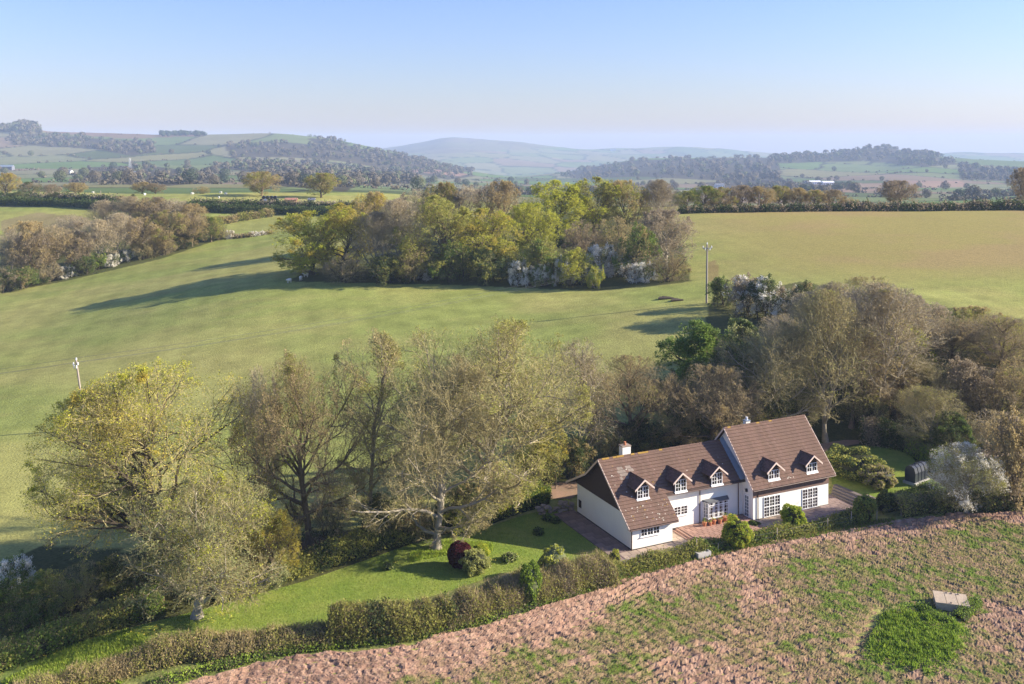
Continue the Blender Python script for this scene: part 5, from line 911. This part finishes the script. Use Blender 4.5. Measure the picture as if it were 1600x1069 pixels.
posts = [(918, 905, 24), (1088, 868, 26), (1004, 880, 18), (1041, 876, 16), (1214, 845, 20), (1293, 828, 18), (1330, 821, 22), (1370, 813, 24), (1408, 806, 22), (936, 902, 18), (1122, 863, 14)]
for i, (px, pb, h) in enumerate(sorted(posts)):
    X, Y = G(px, pb); H = h*Y/FPX; z = float(hz(X, Y)); tag(MB().tube([(0, 0, -.1), (.02, 0, H)], [.06, .05], 6).build('fence_post', M['timber'], None, (X, Y, z)), f'thin weathered fence post, {ORD[i]} along the field fence below the cottage', 'fence post', 'posts of the field fence')
for k, hgt in enumerate((.5, .95)):
    P = []
    for px, pb, h in sorted(posts): X, Y = G(px, pb); P.append((X, Y-.07, float(hz(X, Y))+hgt))
    tag(MB().tube(P, .008, 4).build('fence_wire', M['wire']), ['lower', 'upper'][k]+' strand of thin wire along the field fence posts', 'wire', 'wires of the field fence')
X, Y = G(1442, 798); bn = empty('bench', (X, Y, float(hz(X, Y))), R(12)); tag(bn, 'small pale bench between the two fence posts by the right shrubs', 'bench'); MB().box(-.75, .75, -.2, .2, .42, .50).build('seat', M['white_paint'], bn)
for x in (-.6, .5): MB().box(x, x+.1, -.17, .17, 0, .42).build('leg', M['timber'], bn)
for i, (px, pb, l_) in enumerate([(1040, 467, 1.5), (1057, 470, 1.2)]):
    X, Y = G(px, pb); o = empty('log_pile', (X, Y, float(hz(X, Y))), .1*i); tag(o, ['longer low heap of rotten logs on the pasture left of the tall pole', 'shorter heap of rotten logs on the pasture, nearer the tall pole'][i], 'logs', 'log heaps on the pasture')
    for k in range(4): MB().tube([(-l_+.3*k, .35*(k-1.5), .15+.12*(k % 2)), (l_-.2*k, .3*(k-1.5), .2)], [.22, .16], 7).build('log', M['bark_dark'], o)
X, Y = G(1495, 782); fs = empty('slatted_fence', (X, Y, float(hz(X, Y))), R(5)); tag(fs, 'short slatted timber rails behind the blossom tree trunk', 'fence')
for k in range(4): MB().box(-.9, .9, -.03, .03, .15+k*.36, .30+k*.36).build('rail', M['timber'], fs)
for x in (-.9, .8): MB().box(x, x+.1, .03, .12, 0, 1.5).build('post', M['timber'], fs)
X, Y = G(1097, 870); tr = empty('stone_trough', (X, Y, 0), TH); tag(tr, 'pale stone trough of green plants below the brick terrace', 'planter')
m = MB(); m.box(-.75, .75, -.45, -.33, 0, .5); m.box(-.75, .75, .33, .45, 0, .5); m.box(-.75, -.63, -.33, .33, 0, .5); m.box(.63, .75, -.33, .33, 0, .5); m.box(-.63, .63, -.33, .33, 0, .4); m.build('trough', M['block'], tr)
# rubble wall and logs left of the cottage
X, Y = G(868, 800); rw_ = empty('rubble_wall', (X, Y, float(hz(X, Y))), R(25)); tag(rw_, 'low tumbled rubble wall at the back corner of the lawn left of the cottage', 'stone wall'); rr = random.Random(5)
import bmesh
def rock(r, seed):
    bm = bmesh.new(); bmesh.ops.create_icosphere(bm, subdivisions=1, radius=r); q = random.Random(seed)
    for v_ in bm.verts: v_.co = v_.co*q.uniform(.75, 1.15)
    me = bpy.data.meshes.new('stone'); bm.to_mesh(me); bm.free(); me.materials.append(M['stone']); return me
rocks = [rock(.3, q) for q in range(4)]
for q in range(46): o = link('stone', rocks[q % 4], rw_, (rr.uniform(-2.2, 2.2), rr.uniform(-.4, .4), .12+(q//16)*.33+rr.uniform(0, .08))); o.scale = (rr.uniform(.8, 1.4), .8, .6); o.rotation_euler = (0, 0, rr.uniform(0, 6))
# concrete cover in the field
X, Y = G(1487, 950); cz = float(hz(X, Y))+.28; cc = empty('concrete_cover', (X, Y, cz), R(-17), s=.86); tag(cc, 'raised pinkish concrete slab cover in the red field beside the grass patch', 'concrete slab')
M['old_concrete'] = mat('old_concrete', (.46, .37, .27), .95, noise=[(1.5, .5, (.33, .26, .19)), (9, .5, .8)], bump=.02)
MB().box(-1.55, 1.45, -1.25, 1.25, -.3, .52).build('chamber', M['old_concrete'], cc)
for k in range(3): MB().hexa([(-1.6+k*1.04, -1.3, .525), (-1.6+k*1.04+1.0, -1.3, .525), (-1.6+k*1.04+1.0, 1.3, .525), (-1.6+k*1.04, 1.3, .525), (-1.6+k*1.04, -1.3, .62), (-1.6+k*1.04+1.0, -1.3, .63), (-1.6+k*1.04+1.0, 1.3, .62), (-1.6+k*1.04, 1.3, .64)]).build('slab', M['old_concrete'], cc)
for q in range(4): o = link('stone', rocks[q], cc, (rr.uniform(-1.4, 1.2), rr.choice((-1.1, 1.05)), .68)); o.scale = (.35, .35, .3)
hedge('weeds', [(1440,950),(1452,962),(1470,972),(1490,978)], 1.0, .4, ('bright_leaf', 'green_leaf'), 'tuft of weeds along the front left side of the concrete cover', 2500, .12, seed=30, cat='weeds', ntw=100)
hedge('weeds', [(1498,972),(1515,958),(1527,945)], 1.0, .6, ('bright_leaf', 'green_leaf'), 'tuft of weeds along the right side of the concrete cover', 2200, .12, seed=31, cat='weeds', ntw=100)
# ------------------------------------------------------------ far farm things
M['wool'] = mat('wool', (.78, .75, .68), .95); M['wrap'] = mat('black_bale_wrap', (.02, .022, .03), .25, spec=.6); M['wrap_white'] = mat('pale_bale_wrap', (.72, .74, .78), .4); M['farm_red'] = mat('red_rust', (.42, .20, .14), .9)
sw = [(145, 303), (226, 306), (345, 303), (353, 305), (342, 311), (300, 305), (470, 438), (478, 433), (452, 442)]
for i, (px, pb) in enumerate(sw):
    X, Y = G(px, pb); o = empty('sheep', (X, Y, float(hz(X, Y))), i*1.3); tag(o, f'tiny white sheep, {ORD[i]}, grazing in the left fields' if i < 6 else f'pale sheep resting by the left foot of the copse, number {["one", "two", "three"][i-6]} from the right', 'sheep', 'sheep on the left pastures')
    m = MB(); m.tube([(-.62, 0, .66), (-.5, 0, .68), (-.2, 0, .70), (.2, 0, .70), (.5, 0, .72), (.62, 0, .74)], [.08, .27, .34, .34, .27, .12], 8); m.tube([(.55, 0, .78), (.78, 0, .80), (1.0, 0, .68)], [.14, .12, .06], 6); m.build('body', M['wool'], o, smooth=True)
    for x in (-.4, .4):
        for y in (-.15, .15): MB().tube([(x, y, 0), (x, y, .5)], [.04, .06], 5).build('leg', M['wool'], o)
X, Y = G(424, 320); bl = empty('bale_stack', (X, Y, float(hz(X, Y)))); tag(bl, 'stack of black and pale wrapped bales below the left bare oak', 'bale stack')
for r_ in range(3):
    for k in range(6-r_):
        m = MB(); x = -4.2+k*1.4+r_*.7; m.tube([(x, -.6, .62+r_*1.05), (x, .65, .62+r_*1.05)], .62, 12); m.build('bale', M['wrap_white' if (k+r_*2) % 5 == 3 else 'wrap'], bl)
def shed(px, pb, w, h, d, wallm, roofm, label, rot=0, cat='building', name='farm_building', Y=None):
    X, Y = G(px, pb); o = empty(name, (X, Y, float(hz(X, Y))-.3), rot); tag(o, label, cat); m = MB(); m.prism([(-d/2, 0), (d/2, 0), (d/2, h), (0, h*1.45), (-d/2, h)], -w/2, w/2); m.build('wall', M[wallm], o)
    m = MB(); m.prism([(-d/2-.4, h-.15), (0, h*1.45+.1), (d/2+.4, h-.15), (d/2+.4, h+.1), (0, h*1.45+.4), (-d/2-.4, h+.1)], -w/2-.3, w/2+.3); m.build('roof', M[roofm], o)
    for k in range(max(1, int(w/4))): MB().box(-w/2+1.2+k*4, -w/2+2.4+k*4, -d/2-.05, -d/2, h*.35, h*.7).build('window', M['glass'], o)
M['slate'] = mat('slate_roof', (.16, .17, .20), .7)
shed(455, 315, 4, .9, 2.4, 'farm_red', 'farm_red', 'low red farm shed in the paddock right of the bales')
shed(487, 315, 2.2, .9, 2, 'render_white', 'slate', 'little white shelter in the far paddock')
shed(212, 274, 11, 4, 7, 'render_white', 'slate', 'white farmhouse among trees in the left valley', .2)
shed(108, 271, 9, 3.5, 7, 'render_white', 'slate', 'small white cottage in the left valley, farther left', -.2)
shed(540, 291, 16, 4, 9, 'lead', 'slate', 'grey barn beyond the far paddock', .1)
shed(958, 236, 40, 12, 20, 'render_white', 'slate', 'white farm high on the distant central hills', 0)
shed(1124, 293, 16, 5, 9, 'render_white', 'slate', 'white farmhouse in the valley right of centre', .1)
shed(1270, 288, 30, 5, 12, 'upvc', 'upvc', 'long white sheds in the right valley, the left pair', .1)
shed(1293, 289, 22, 5, 12, 'upvc', 'upvc', 'white shed in the right valley, right of the long pair', .1)
shed(10, 266, 22, 6, 12, 'slate', 'lead', 'dark barn at the left edge of the valley', .1)
X, Y = G(203, 262); pz = float(hz(X, Y)); py = empty('lattice_pylon', (X, Y, pz)); tag(py, 'small white lattice pylon in the left valley', 'pylon'); Hh = 15*Y/FPX
m = MB()
for sx in (-1, 1):
    for sy in (-1, 1): m.tube([(sx*Hh*.12, sy*Hh*.12, 0), (sx*Hh*.03, sy*Hh*.03, Hh)], Hh*.006, 4)
for k in range(7):
    t = k/7; t2_ = (k+1)/7; a = Hh*(.12-.09*t); b = Hh*(.12-.09*t2_)
    for s in (-1, 1): m.tube([(-s*a, -a, t*Hh), (s*b, -b, t2_*Hh)], Hh*.004, 4); m.tube([(-a, -s*a, t*Hh), (-b, s*b, t2_*Hh)], Hh*.004, 4)
m.build('tower', M['upvc'], py)
for z_ in (.78, .92): MB().tube([(-Hh*.16, 0, Hh*z_), (Hh*.16, 0, Hh*z_)], Hh*.008, 4).build('crossarm', M['upvc'], py)
# ------------------------------------------------------------ air
hz_m = bpy.data.materials.new('haze_air'); hz_m.use_nodes = True; n_ = hz_m.node_tree; n_.nodes.remove(n_.nodes['Principled BSDF']); vp = n_.nodes.new('ShaderNodeVolumePrincipled'); vp.inputs['Density'].default_value = HAZE_D; vp.inputs['Color'].default_value = HAZE_C; vp.inputs['Anisotropy'].default_value = 0.0
n_.links.new(vp.outputs[0], n_.nodes['Material Output'].inputs['Volume'])
zlo = float(ZZ.min())-1; zhi = max(float(ZZ.max()), 60)+25
xm = float(np.abs(XX).max())+60
hzb = MB().box(-xm, xm, -220, 9700, zlo-3, zhi).build('haze', hz_m); tag(hzb, kind='stuff'); hzb['label'] = 'pale blue haze in the valley air'
